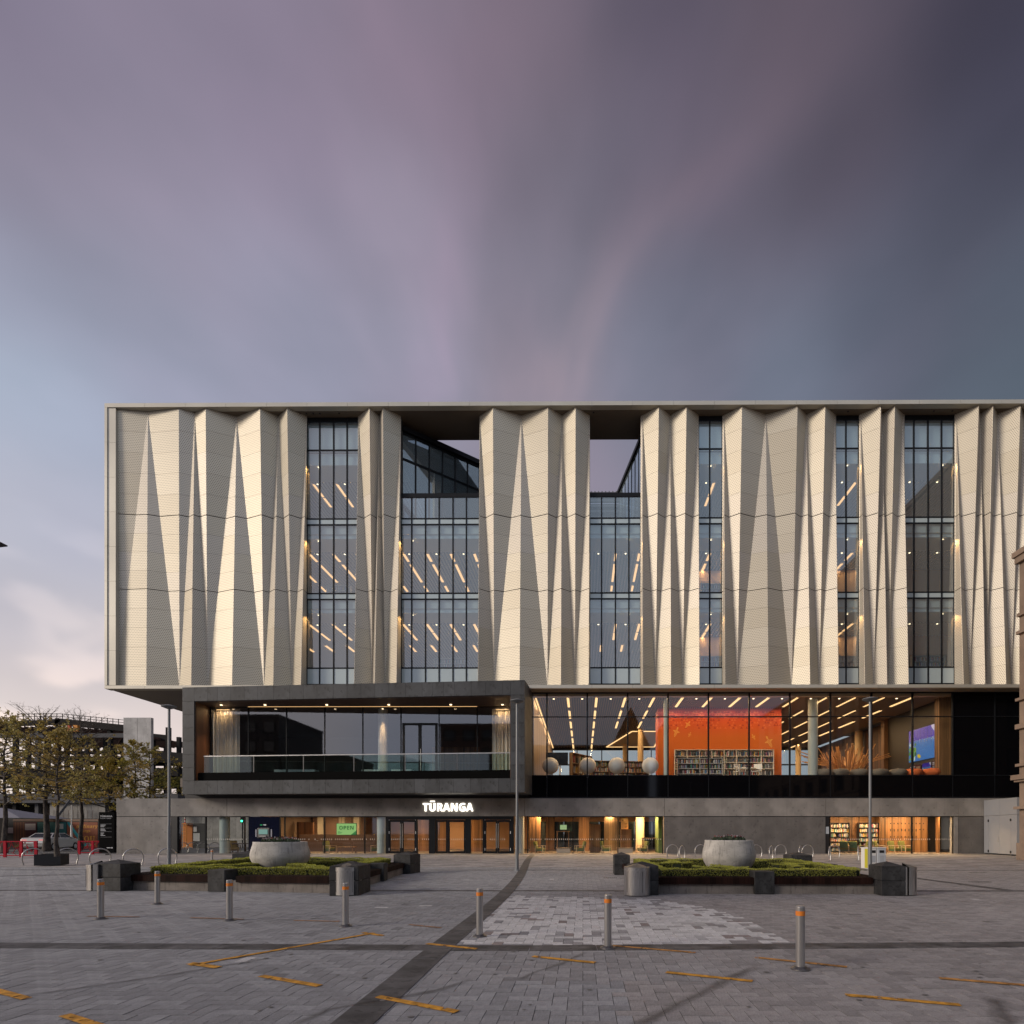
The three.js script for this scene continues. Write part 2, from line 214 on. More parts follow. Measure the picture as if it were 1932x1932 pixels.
// ---------------------------------------------------------------- the ground
const ground = mesh('ground', [new THREE.CircleGeometry(900, 64).rotateX(-Math.PI / 2).translate(0, -0.06, 0)], std(0.06, 0.058, 0.056, 0.9, { map: paverMap }));
tag(ground, 'dark asphalt ground reaching out past the plaza on all sides', null, null, 'structure');
const plaza = tag(thing('plaza_paving'), 'open plaza of small herringbone pavers with dark bands in front of the library', null, null, 'structure');
{
  const r = rng(5);
  part('joint_bed', [bb(-60, 45, -0.058, -0.012, -26.4, 12)], std(0.05, 0.045, 0.04, 0.95), plaza);
  const A = 0.145, gap = 0.006, pav = [];
  const lightEdge = [gnd(865, 1785), gnd(945, 1688), gnd(1240, 1697), gnd(1380, 1722), gnd(1495, 1780)];
  const inside = (x, z, poly) => { let c = false; for (let i = 0, j = poly.length - 1; i < poly.length; j = i++) { const [a, b] = poly[i], [p, q] = poly[j]; if ((b > z) !== (q > z) && x < (p - a) * (z - b) / (q - b) + a) c = !c; } return c; };
  const bandX = (z) => -2.0 - smooth(-11, -45, z) * 1.75;
  for (let j = 29; j < 181; j++) for (let i = -260; i < 170; i++) {
    const s = ((i + j) % 4 + 4) % 4; if (s === 1 || s === 3) continue;
    const hor = s === 0, w = hor ? 2 * A : A, d = hor ? A : 2 * A, x = i * A + w / 2, z = -(j * A + d / 2), Z = -z;
    if (x < -Z * 1.08 - 0.5 || x > Z * 0.83 + 0.5) continue;
    const jx = (r() - 0.5) * 0.7, jz = (r() - 0.5) * 1.2, inL = inside(x, z, lightEdge) && inside(x + jx + 0.2, z + jz, lightEdge) || (inside(x, z, lightEdge) && r() < 0.35), lx = x - lightEdge[0][0], thin = smooth(4.2, 9.5, lx * 0.9 + (Z - 8) * 0.15);
    let light = inL && r() > mix(0.14, 0.78, thin) + 0.2 * (fbm(x * 1.3, z * 1.3, 2) - 0.5);
    if (!light && r() < 0.0012) light = true;
    const warm = smooth(-4, 5, x), t = 0.84 + r() * 0.3 - (r() < 0.035 ? 0.2 : 0) + (fbm(x * 0.35 + 9, z * 0.35, 3) - 0.5) * 0.34;
    let c = light ? [0.86 * Math.min(t, 1.05), 0.86 * Math.min(t, 1.05), 0.85 * Math.min(t, 1.05)] : [mix(0.425, 0.44, warm) * t, mix(0.435, 0.42, warm) * t, mix(0.45, 0.41, warm) * t];
    if (inL && !light && r() < 0.3) c = [0.38 * t, 0.325 * t, 0.31 * t];
    pav.push({ x, z, hor, c, y: -(r() ** 3) * 0.004, tx: (r() - 0.5) * 0.012, tz: (r() - 0.5) * 0.012, area: 1 / (Z * Z), vis: x > -Z * 1.03 && x < Z * 0.79 && Z > 4.72 });
  }
  const block = (w, d) => { const g = new THREE.BoxGeometry(w - gap, 0.05, d - gap), p = g.attributes.position; for (let i = 0; i < p.count; i++) if (p.getY(i) < 0) { p.setX(i, p.getX(i) * 0.99); } const uv = g.attributes.uv; for (let i = 0; i < uv.count; i++) uv.setXY(i, p.getX(i), p.getZ(i)); g.translate(0, -0.025, 0); return g; };
  const gh = block(2 * A, A), gv = block(A, 2 * A);
  pav.sort((a, b) => (b.vis - a.vis) || (b.area - a.area));
  const pm = [0.84, 0.92, 1, 1.08, 1.16].map((k) => [std(0.425 * k, 0.435 * k, 0.45 * k, 0.8, { map: paverMap }), std(0.44 * k, 0.42 * k, 0.41 * k, 0.8, { map: paverMap })]);
  const shift = pav.slice(0, 300);
  for (const p of shift) {
    const o = part('paver', p.hor ? gh : gv, pm[clamp(Math.floor((p.c[0] / 0.43 - 0.8) / 0.08), 0, 4)][p.x > 0.4 ? 1 : 0], plaza);
    o.position.set(p.x, p.y, p.z); o.rotation.set(p.tx, 0, p.tz);
  }
  const white = std(1, 1, 1, 0.8, { map: paverMap });
  for (const hor of [true, false]) {
    const l = pav.slice(300).filter((p) => p.hor === hor), im = new THREE.InstancedMesh(hor ? gh : gv, white, l.length), d = new THREE.Object3D(), c = new THREE.Color();
    l.forEach((p, k) => { d.position.set(p.x, p.y, p.z); d.rotation.set(p.tx, 0, p.tz); d.updateMatrix(); im.setMatrixAt(k, d.matrix); im.setColorAt(k, c.setRGB(...p.c)); });
    im.name = hor ? 'small_paving' : 'small_paving_001'; im.receiveShadow = true; im.userData.kind = 'stuff'; plaza.add(im);
  }
  // farther paving, too fine to tell apart
  const farMap = tex(512, 512, (u, v, i, j) => { const a = Math.floor(u * 32), b = Math.floor(v * 32), s = (a + b) % 4; const id = s === 0 ? hash(a, b, 1) : s === 1 ? hash(a - 1, b, 1) : s === 2 ? hash(a, b, 2) : hash(a, b - 1, 2); const t = 0.81 + (id - 0.5) * 0.16 + (fbm(u * 5, v * 5, 3, 5, 14) - 0.5) * 0.3 + (hash(i, j, 6) - 0.5) * 0.12; return [t, t * 0.985, t * 0.975]; }, 4.64, 4.64);
  part('far_paving', [bb(-60, 45, -0.058, -0.002, -43.58, -26.4)], std(0.44, 0.43, 0.425, 0.8, { map: farMap }), plaza);
  part('side_paving', [bb(-95, -60, -0.058, -0.002, -43.58, 12), bb(45, 80, -0.058, -0.002, -43.58, 12), bb(-60, 45, -0.058, -0.002, -4.2, 12).translate(0, 0.001, 0)], std(0.43, 0.42, 0.41, 0.8, { map: farMap }), plaza);
  part('kerb_step', [bb(-32, 31, -0.01, 0.02, -43.55, -41.9)], std(0.33, 0.31, 0.28, 0.8, { map: farMap }), plaza);
  // dark bands laid on the paving
  const bandM = std(0.165, 0.163, 0.165, 0.7, { map: stoneMap });
  const ribbon = (pts, w, y) => { const out = []; for (let i = 0; i + 1 < pts.length; i++) { const [a, b] = [pts[i], pts[i + 1]], dx = b[0] - a[0], dz = b[1] - a[1], L = Math.hypot(dx, dz), n = Math.max(1, Math.round(L / 0.9)); for (let k = 0; k < n; k++) { const t0 = k / n, t1 = (k + 1) / n - 0.008 / L, f = (t, s) => [a[0] + dx * t - dz / L * s, y, a[1] + dz * t + dx / L * s]; out.push(slab3([f(t0, w / 2), f(t1, w / 2), f(t1, -w / 2), f(t0, -w / 2)], 0.01)); } } return out; };
  const depthBand = []; for (let z = -4.2; z > -43; z -= 2) depthBand.push([bandX(z) - (z > -8 ? (z + 8) * -0.02 : 0), z]);
  for (const g of ribbon(depthBand, 0.36, 0.006)) part('dark_band', g, bandM, plaza);
  const [l0, l1, l2] = [gnd(-40, 1783.5), gnd(1000, 1789), gnd(1980, 1781.5)];
  part('dark_band', ribbon([l0, l1, l2], 0.38, 0.003), bandM, plaza);
  for (const [py, w] of [[1680.5, 0.28], [1641.5, 0.3]]) { const z = gnd(900, py)[1]; part('dark_band', ribbon([[-30, z], [24, z]], w, 0.0032), bandM, plaza); }
  part('dark_band', ribbon([gnd(1545, 1627), gnd(1720, 1656), gnd(1900, 1679.5)], 0.34, 0.0045), bandM, plaza);
  part('dark_band', ribbon([gnd(0, 1653), gnd(150, 1650)], 0.3, 0.0045), bandM, plaza);
  // orange painted dashes, worn
  const paintMap = tex(128, 128, (u, v, i, j) => { const t = 0.82 + (fbm(u * 8, v * 8, 4, 8, 51) - 0.5) * 0.5 + (hash(i, j, 8) - 0.5) * 0.15; return [t, t, t]; }, 0.5, 0.5);
  const paint = [[0.85, 0.41, 0.04], [0.66, 0.32, 0.08], [0.45, 0.25, 0.13]].map((c) => std(...c, 0.75, { map: paintMap }));
  for (const p of paint) { p.alphaMap = tex(256, 256, (u, v, i, j) => { const n = fbm(u * 10, v * 10, 4, 10, 57) + (hash(i, j, 13) - 0.5) * 0.16; return smooth(0.24, 0.33, n); }, 0.7, 0.7, false); p.transparent = true; }
  const dash = (x0, y0, x1, y1, w, m = 0) => { const a = gnd(x0, y0), b = gnd(x1, y1), dx = b[0] - a[0], dz = b[1] - a[1], L = Math.hypot(dx, dz), f = (t, s) => [a[0] + dx * t - dz / L * s, 0.0085, a[1] + dz * t + dx / L * s]; part('painted_dash', slab3([f(0, -w / 2), f(0, w / 2), f(1, w / 2), f(1, -w / 2)], 0.002), paint[m], plaza); };
  dash(712, 1881, 862, 1910, 0.085); dash(493, 1842, 603, 1861, 0.085); dash(-20, 1866, 50, 1885, 0.085); dash(122, 1916, 212, 1945, 0.085);
  dash(1595, 1878, 1812, 1897, 0.085); dash(1257, 1835, 1420, 1852, 0.085); dash(1005, 1805, 1123, 1817, 0.085); dash(806, 1781, 900, 1791, 0.085, 0);
  dash(1147, 1784, 1312, 1798, 0.075, 1); dash(1425, 1807, 1598, 1825, 0.08, 1); dash(1772, 1846, 1950, 1861, 0.085, 1);
  dash(358, 1822, 706, 1761, 0.085); dash(358, 1818, 412, 1826, 0.1); dash(685, 1760, 722, 1766, 0.08);
  dash(165, 1729, 262, 1730.5, 0.07, 2); dash(360, 1732, 460, 1735, 0.07, 2); dash(555, 1737, 640, 1739, 0.07, 2); dash(772, 1745, 832, 1751, 0.07, 2);
  // drains and covers
  const iron = std(0.035, 0.034, 0.034, 0.6);
  for (const [px, py, w] of [[1152, 1656, 0.5], [1285, 1659.5, 0.75], [1845, 1646, 0.7], [1850, 1664, 0.7]]) { const [x, z] = gnd(px, py); for (let k = 0; k < 7; k++) part('drain_bar', bb(x - w / 2 + k * w / 7, x - w / 2 + (k + 0.6) * w / 7, 0, 0.006, z - 0.09, z + 0.09), iron, plaza); }
  { const g = [], q = rng(91), c = (x, z, s) => { const d = new THREE.CircleGeometry(s, 7); d.rotateX(-Math.PI / 2); d.scale(1, 1, 0.7 + q() * 0.5); d.translate(x, 0.0068, z); return d; }; for (let k = 0; k < 260; k++) { const Z = 4.8 + q() * 14; g.push(c((q() * 1.8 - 1) * Z, -Z, 0.012 + q() * 0.022)); } part('gum_spots', g, std(0.16, 0.155, 0.15, 0.8), plaza, 'stuff'); }
  // damp tyre stains with shapes of their own
  const stain = std(0.1, 0.092, 0.086, 0.6, { map: paverMap });
  stain.alphaMap = tex(128, 256, (u, v) => { const e = Math.min(u, 1 - u) * 2, f = Math.min(v, 1 - v) * 6; return clamp((e * 1.3 - 0.25 + (fbm(u * 5, v * 12, 4) - 0.5) * 0.9)) * clamp(f) * 0.42; }, 1, 1, false); stain.alphaMap.wrapS = stain.alphaMap.wrapT = THREE.ClampToEdgeWrapping; stain.transparent = true;
  const smear = (pts, w) => { const pos = [], uv = [], idx = [], n = pts.length; pts.forEach((p, i) => { const [x, z] = gnd(...p), [x2, z2] = gnd(...pts[Math.min(i + 1, n - 1)]), [x1, z1] = gnd(...pts[Math.max(0, i - 1)]), L = Math.hypot(x2 - x1, z2 - z1), nx = -(z2 - z1) / L * w / 2, nz = (x2 - x1) / L * w / 2; pos.push(x + nx, 0.0065, z + nz, x - nx, 0.0065, z - nz); uv.push(0, i / (n - 1), 1, i / (n - 1)); if (i) idx.push(2 * i - 2, 2 * i - 1, 2 * i, 2 * i - 1, 2 * i + 1, 2 * i); }); const g = new THREE.BufferGeometry(); g.setAttribute('position', new THREE.Float32BufferAttribute(pos, 3)); g.setAttribute('uv', new THREE.Float32BufferAttribute(uv, 2)); g.setIndex(idx); g.computeVertexNormals(); part('damp_stain', g, stain, plaza).castShadow = false; };
  smear([[1175, 1950], [1240, 1915], [1310, 1880], [1380, 1845], [1440, 1818]], 0.24);
  smear([[520, 1950], [620, 1905], [740, 1885], [830, 1868], [900, 1845]], 0.16); smear([[980, 1850], [1000, 1838], [1060, 1818], [1110, 1795]], 0.12);
  smear([[1870, 1880], [1890, 1905], [1905, 1950]], 0.3); smear([[40, 1880], [150, 1865], [330, 1838], [560, 1800]], 0.14);
}
// ---------------------------------------------------------------- the library
const ZF = 42.4, ZP = 42.55, ZV = 43.4, ZG = 43.55;
const library = thing('library_building', 'large modern library with folded perforated metal screens over a glazed lower storey', 'library building', [0, 0, -44]);
const inB = (g) => (Array.isArray(g) ? G(g) : g).translate(0, 0, 44);
const bp = (name, g, m, parent = library, kind) => part(name, inB(g), m, parent, kind);
const YT = 34.2, YS = 33.9, YB = 12.56, YF = 12.84;
const XL = X(197, ZF), XR = X(2010, ZF);
const yG = (py) => EYE + (CY - py) * ZG / FOC;
{
  // frame round the screens
  for (let x = XL, k = 0; x < XR; x += 3.08, k++) {
    const x1 = Math.min(x + 3.075, XR);
    bp('roof_fascia_panel', bb(x, x1 - 0.01, YS, YT, -ZF - 0.5, -ZF), M.trim);
    bp('lower_fascia_panel', bb(x, x1 - 0.01, YB, YF - 0.04, -ZF - 0.6, -ZF), M.trim);
  }
  for (let k = 0; k < 8; k++) {
    const y0 = mix(YF, YS, k / 8), y1 = mix(YF, YS, (k + 1) / 8) - 0.012;
    bp('end_panel', bb(XL, XL + 0.2, y0, y1, -ZF - 0.5, -ZF), M.trim);
    bp('end_panel', bb(XL + 0.2, X(219.5, ZF + 0.12), y0, y1, -ZF - 0.5, -ZF - 0.06), M.trim);
  }
  bp('roof_soffit', [bb(XL + 0.1, XR, YS - 0.02, YS + 0.12, -46.1, -ZF - 0.5), bb(XL, XR, YS, YT - 0.05, -46.1, -ZF - 0.5)], M.soffit);
  for (const px of [670, 709, 749, 788].map((v) => 163.5 + (v + 600) * 0.317).concat([1390, 1425, 1600, 1640, 1762, 1797, 640, 690, 1120, 1300])) bp('soffit_downlight', mv(new THREE.CylinderGeometry(0.07, 0.07, 0.03, 10), X(px, 43.1), YS - 0.03, -43.1), M.black);
  bp('overhang_soffit', [bb(XL, XR, YB + 0.05, YF - 0.05, -64, -ZF - 0.6)], std(0.23, 0.2, 0.17, 0.45, { map: perfBig }));
  bp('end_wall', [bb(XL, XL + 0.4, YF, YT, -64, -ZF - 0.5), ], M.trim); bp('end_wall', [bb(XR - 0.4, XR, 0, YT, -64, -46)], M.trim);
  bp('back_wall', [bb(XL, XR, YF, 25.7, -64.3, -64), bb(XL, X(757, 44), 25.7, YT, -64.3, -64), bb(4.9, XR, 25.7, YT, -64.3, -64)], M.backing);

  // folded screens: [top px, bottom px, 1 = top stands out and bottom is drawn in, 0 = the other way]
  const groups = [
    { q: [[220.5, 219.6, 1, 42.62, 42.82], [279.2, 276, 0, 42.86, 42.66], [337.3, 338.8, 1], [367.4, 360.7, 0, 42.98, 42.6], [388, 391.8, 1], [446.7, 437.8, 0], [490.5, 498, 1], [525, 515.5, 0], [541.8, 550.4, 1], [579, 567.8, 0]], r: 579 },
    { q: [[676.8, 668, 0], [697, 702.5, 1], [716, 707, 0], [722.5, 726, 1], [756.4, 748, 0]], l: 676, r: 757 },
    { q: [[905.5, 901.7, 0], [930, 932.5, 1], [983.8, 980.3, 0], [1034, 1033, 1], [1060, 1058.4, 0], [1086, 1084.7, 1], [1112.6, 1111, 0]], l: 905, r: 1113 },
    { q: [[1212.2, 1212.9, 0], [1243, 1236.7, 1], [1264.6, 1266, 0], [1295.3, 1288, 1], [1317.6, 1320, 0]], l: 1208.5, r: 1318 },
    { q: [[1366, 1368, 0], [1400, 1391, 1], [1445, 1450, 0], [1504.7, 1493.6, 1], [1521.5, 1528.5, 0], [1557, 1545.6, 1], [1575.5, 1582.4, 0]], l: 1362.5, r: 1577 },
    { q: [[1623.7, 1632, 0], [1662, 1648.4, 1], [1664.5, 1673.8, 0], [1688.4, 1675.6, 1], [1704, 1714.6, 0]], l: 1620, r: 1706 },
    { q: [[1804, 1818, 0], [1846.7, 1830, 1], [1849.5, 1858.8, 0], [1873.7, 1860.5, 1], [1882.6, 1898.4, 0], [1925.4, 1908, 1], [1932, 1946, 0], [1975, 1962, 1], [1996, 2008, 0]], l: 1800, r: 2004 }];
  const rows = []; const cut = [YS - 0.02, 25.98, 20.27, YF + 0.02], nr = [5, 4, 5];
  for (let s = 0; s < 3; s++) for (let k = 0; k < nr[s]; k++) rows.push([mix(cut[s], cut[s + 1], (k + 1) / nr[s]) + (k === nr[s] - 1 && s < 2 ? 0.03 : 0.006), mix(cut[s], cut[s + 1], k / nr[s]) - (k === 0 && s > 0 ? 0.025 : 0.006)]);
  const clipY = (poly, y, keepAbove) => { const out = []; for (let i = 0; i < poly.length; i++) { const a = poly[i], b = poly[(i + 1) % poly.length], ia = keepAbove ? a.y >= y : a.y <= y, ib = keepAbove ? b.y >= y : b.y <= y; if (ia) out.push(a); if (ia !== ib) out.push(a.clone().lerp(b, (y - a.y) / (b.y - a.y))); } return out; };
  const area = (p) => { const n = new THREE.Vector3(); for (let i = 1; i + 1 < p.length; i++) n.add(new THREE.Vector3().crossVectors(p[i].clone().sub(p[0]), p[i + 1].clone().sub(p[0]))); return n.length() / 2; };
  const pieces = [];
  const tri = (a, b, c) => { for (const [y0, y1] of rows) { const p = clipY(clipY([a, b, c], y0, true), y1, false); if (p.length > 2) { const s = area(p); if (s > 0.004) pieces.push([s, p]); } } };
  const T = (c) => { const z = c[3] || (c[2] ? ZP : ZV), [x] = at(c[0], CY - (YS - EYE) * FOC / z, z); return new THREE.Vector3(x, YS - 0.02, -z); };
  const Bt = (c) => { const z = c[4] || (c[2] ? ZV - (c[3] ? ZV - 43.05 : 0) : ZP + (c[3] ? 0.1 : 0)), [x] = at(c[1], 1292, z); return new THREE.Vector3(x, YF + 0.02, -z); };
  for (const g of groups) {
    for (let i = 0; i + 1 < g.q.length; i++) {
      const t0 = T(g.q[i]), t1 = T(g.q[i + 1]), b0 = Bt(g.q[i]), b1 = Bt(g.q[i + 1]);
      if (g.q[i][2]) { tri(t0, b0, t1); tri(t1, b0, b1); } else { tri(t0, b1, t1); tri(t0, b0, b1); }
    }
    for (const [side, w] of [[0, g.l], [1, g.r]]) if (w) {                 // return from the outer fold back to the window
      const c = g.q[side ? g.q.length - 1 : 0], t = T(c), b = Bt(c), k = new THREE.Vector3(X(w, ZG), YF + 0.02, -ZG + 0.06), kt = new THREE.Vector3(X(w, ZG), YS - 0.02, -ZG + 0.06);
      if (side) { tri(t, b, k); tri(t, k, kt); } else { tri(t, k, b); tri(t, kt, k); }
    }
    const xa = Math.max(g.l ? X(g.l + 1, ZG) : X(219, ZG)) + 0.02, xb = X(g.r, ZG) - 0.02;
    bp('wall_behind_screen', bb(xa, xb, YF - 0.02, YS, -ZG - 0.5, -ZG - 0.03), M.backing);
  }
  pieces.sort((a, b) => b[0] - a[0]);
  const rr = rng(8);
  pieces.slice(0, 300).forEach(([, p]) => bp('perforated_panel', slab3(p, 0.02), M.panels[Math.floor(rr() * 5)]));
  bp('narrow_perforated_panels', pieces.slice(300).map(([, p]) => slab3(p, 0.02)), M.panel, library, 'stuff');
}
// window bays between the screens
const bays = [
  { x: [579, 603.4, 629.7, 655, 677] }, { x: [757, 777, 803, 828.7, 854.8, 880, 905], terrace: 1 }, { x: [1112.5, 1135, 1161, 1186.5, 1209], terrace: 1 },
  { x: [1317.6, 1339, 1363] }, { x: [1576, 1596, 1620.5] }, { x: [1704, 1724, 1750.6, 1776.3, 1800.5] }];
{
  const rowsY = [[794, 848], [848, 978], [978, 989], [989, 1119], [1119, 1130], [1130, 1260], [1260, 1291]];
  for (const b of bays) {
    const bay = new THREE.Group(); bay.name = numbered('window_bay'); library.add(bay);
    const xs = b.x.map((p) => X(p, ZG));
    const list = b.terrace ? [[936, 978], ...rowsY.slice(2)] : rowsY, top = yG(b.terrace ? 930 : 788), bot = yG(1294);
    for (const [p0, p1] of list) for (let i = 0; i + 1 < xs.length; i++) {
      const w = xs[i + 1] - xs[i] - 0.06, h = (p1 - p0) * ZG / FOC - 0.06, mid = [(xs[i] + xs[i + 1]) / 2, (yG(p0) + yG(p1)) / 2, -ZG];
      const frosty = p0 === 1260 || p1 - p0 < 12;
      const g = new THREE.PlaneGeometry(w, h); g.translate(...mid);
      part('pane', inB(frosty ? bx(...mid, w, h, 0.02) : g), frosty ? M.frosted : M.glassTeal, bay);
    }
    for (const x of xs) part('mullion', inB(bb(x - 0.05, x + 0.05, bot, top, -ZG - 0.09, -ZG + 0.05)), M.mullion, bay);
    for (const p of [...new Set(list.flat())]) part('transom', inB(bb(xs[0], xs[xs.length - 1], yG(p) - 0.05, yG(p) + 0.05, -ZG - 0.07, -ZG + 0.035)), M.mullion, bay);
    if (!b.terrace) part('head', inB(bb(xs[0], xs[xs.length - 1], yG(794), YS - 0.02, -ZG - 0.1, -ZG + 0.02)), M.mullion, bay);
    else part('hand_rail', inB(bb(xs[0] - 0.1, xs[xs.length - 1] + 0.1, yG(938), yG(930.5), -ZG - 0.12, -ZG + 0.06)), M.mullion, bay);
    part('sill', inB(bb(xs[0] - 0.2, xs[xs.length - 1] + 0.2, YB + 0.3, yG(1291), -ZG - 0.1, -ZG + 0.06)), M.mullion, bay);
  }
  // storeys behind the bays
  const lv = [{ f: 25.75, c: 30.5 }, { f: 19.95, c: 24.72 }, { f: 14.1, c: 18.89 }];
  const xs0 = XL + 0.5, xs1 = XR - 0.5, tl = X(757, 43.8), tr = 4.95;
  lv.forEach((s, k) => {
    const spans = k ? [[xs0, xs1]] : [[xs0, tl], [tr, xs1]];
    for (const [a, b] of spans) {
      bp('ceiling', bb(a, b, s.c + 0.05, s.c + (k ? 0.98 : 2.9), -64, -44.1), M.ceiling);
      bp('bulkhead', bb(a, b, s.c - 0.03, s.c + 0.05, -46.1, -43.95), std(0.6, 0.6, 0.6, 0.8));
      const sl = []; for (let x = a + 0.1; x < b; x += 0.28) { const inBay = bays.some((v) => { const c1 = at(v.x[0] - 130, 0, 44)[0], c2 = at(v.x[v.x.length - 1] + 90, 0, 44)[0]; return x * 0.8 > c1 - 6 && x * 0.8 < c2 + 4; }); if (inBay || 1) sl.push(bb(x, x + 0.11, s.c - 0.1, s.c + 0.02, -63, -46.15)); }
      bp('ceiling_slats', sl, M.slat, library, 'stuff');
      bp('blind', bb(a, b, yG(k === 0 ? 872 : k === 1 ? 1012 : 1153), yG(k === 0 ? 850 : k === 1 ? 991 : 1132), -43.86, -43.83), std(0.68, 0.71, 0.7, 0.9));
      if (!k) bp('upper_lining', bb(a, b, yG(846), yG(796), -43.9, -43.83), std(0.62, 0.66, 0.66, 0.9));
    }
    bp('floor_slab', bb(xs0, xs1, s.f - (k === 2 ? 1.2 : 0.05), s.f, -64, -43.7), M.floor);
  });
  bp('slab_edge', [bb(xs0, xs1, 24.9, 25.68, -43.9, -43.7), bb(xs0, xs1, 19.1, 19.9, -43.9, -43.7)], M.plaster);
  bp('core_wall', [bb(-25, -20, 14.1, 25, -59, -58.5), bb(-2, 12, 14.1, 25, -60, -59.5), bb(8, 34, 14.1, 24.6, -49.6, -49.2)], std(0.55, 0.33, 0.18, 0.8));
  // terrace set back between the screens
  const a0 = [X(758, 44), -44], a1 = [X(905, 48.2), -48.2], a2 = [X(960, 50.8), -51], u = [a1[0] - a0[0], a1[1] - a0[1]];
  const wall = new THREE.Group(); wall.name = 'slanting_glass_wall'; library.add(wall);
  const P = (t, y) => [a0[0] + u[0] * t, y, a0[1] + u[1] * t];
  for (let k = 0; k <= 8; k++) part('mullion', inB(bar(P(k / 6, 25.75), P(k / 6, 33), 0.1, 0.14)), M.mullion, wall);
  for (let k = 0; k < 8; k++) for (const [y0, y1] of [[25.8, 30.95], [31.05, 32.95]]) part('pane', inB(slab3([P(k / 6, y0), P((k + 1) / 6, y0), P((k + 1) / 6, y1), P(k / 6, y1)], 0.01)), M.glassTeal, wall);
  for (const y of [31, 33.0, 25.85]) part('transom', inB(bar(P(0, y), P(1.33, y), 0.14, 0.14)), M.mullion, wall);
  part('eave', inB([bar(P(0, 33.3), P(1.4, 33.3), 0.5, 0.35), bar(P(0.4, 33.7), P(1.4, 33.7), 0.3, 0.9).translate(-0.5, 0, -0.6)]), M.mullion, wall);
  bp('room_wall', [bb(xs0, tl - 1, 25.75, 33, -58, -57.7)], std(0.3, 0.24, 0.2, 0.8));
  bp('terrace_back_wall', [bb(-9, 4, 25.75, 32.2, -52.6, -52.2)], M.backing);
  const tz = 51.9; for (const [y, d] of [[32.95, 0.5], [32.4, 0.3], [31.9, 0.3], [31.4, 0.25]]) bp('louvre', bb(-9.5, 3.7, y - d / 2, y + d / 2 - 0.1, -tz - d, -tz), std(0.05, 0.05, 0.055, 0.5));
  for (let k = 0; k < 40; k++) bp('roof_rib', bb(-9.5 + k * 0.33, -9.38 + k * 0.33, 33.1, 33.25, -tz - 0.6, -tz - 0.1), std(0.12, 0.12, 0.13, 0.5));
  const w2 = new THREE.Group(); w2.name = 'slanting_glass_wall_001'; library.add(w2);
  const c0 = [X(1168, 51.9), -51.9], c1 = [X(1212, 44.6), -44.6], Q = (t, y) => [mix(c0[0], c1[0], t), y, mix(c0[1], c1[1], t)];
  for (let k = 0; k <= 7; k++) part('mullion', inB(bar(Q(k / 7, 25.75), Q(k / 7, 33), 0.06, 0.1)), M.mullion, w2);
  for (let k = 0; k < 7; k++) part('pane', inB(slab3([Q(k / 7, 25.8), Q((k + 1) / 7, 25.8), Q((k + 1) / 7, 33), Q(k / 7, 33)], 0.01)), M.glassTeal, w2);
  part('eave', inB(bar(Q(-0.05, 33.15), Q(1.05, 33.15), 0.3, 0.3)), M.mullion, w2);
  bp('roof_slab', [bb(tr + 0.4, xs1, 33.4, YT - 0.06, -64, -46.1), plan([[xs0, -46.1], [a0[0] - 0.4, -46.1], [a1[0] - 0.4, -50], [a1[0] - 0.4, -64], [xs0, -64]], 33.4, 33.9)], M.backing);
}
// ---------------------------------------------------------------- lights of the library: glowing fitting + lamp of its size
const WARM = new THREE.Color(1.0, 0.61, 0.29), stripGlow = glow(0.8, 0.47, 0.2, 1), spotGlow = glow(1.0, 0.72, 0.42, 2.2);
const upperGlow = glow(1.0, 0.5, 0.2, 1);
function stripLight(x, z0, z1, y, power = 9, w = 0.17, gm = stripGlow) {
  bp('ceiling_light', bb(x - w * 0.55, x + w * 0.55, y, y + 0.06, -z1, -z0), gm);
  const l = new THREE.RectAreaLight(WARM, power * 1.5, w * 0.66, z1 - z0); l.position.set(x, y - 0.02, -(z0 + z1) / 2); l.rotation.x = -Math.PI / 2; scene.add(l);
}
function downlight(x, y, z, power = 0, ang = 0.7) {
  bp('downlight', mv(new THREE.CylinderGeometry(0.07, 0.07, 0.03, 12), x, y, z), spotGlow);
  if (power) { const s = new THREE.SpotLight(WARM, power, 0, ang, 0.6, 2); s.position.set(x, y - 0.05, z); s.target.position.set(x, 0, z); s.castShadow = true; s.shadow.radius = 4; scene.add(s, s.target); }
}
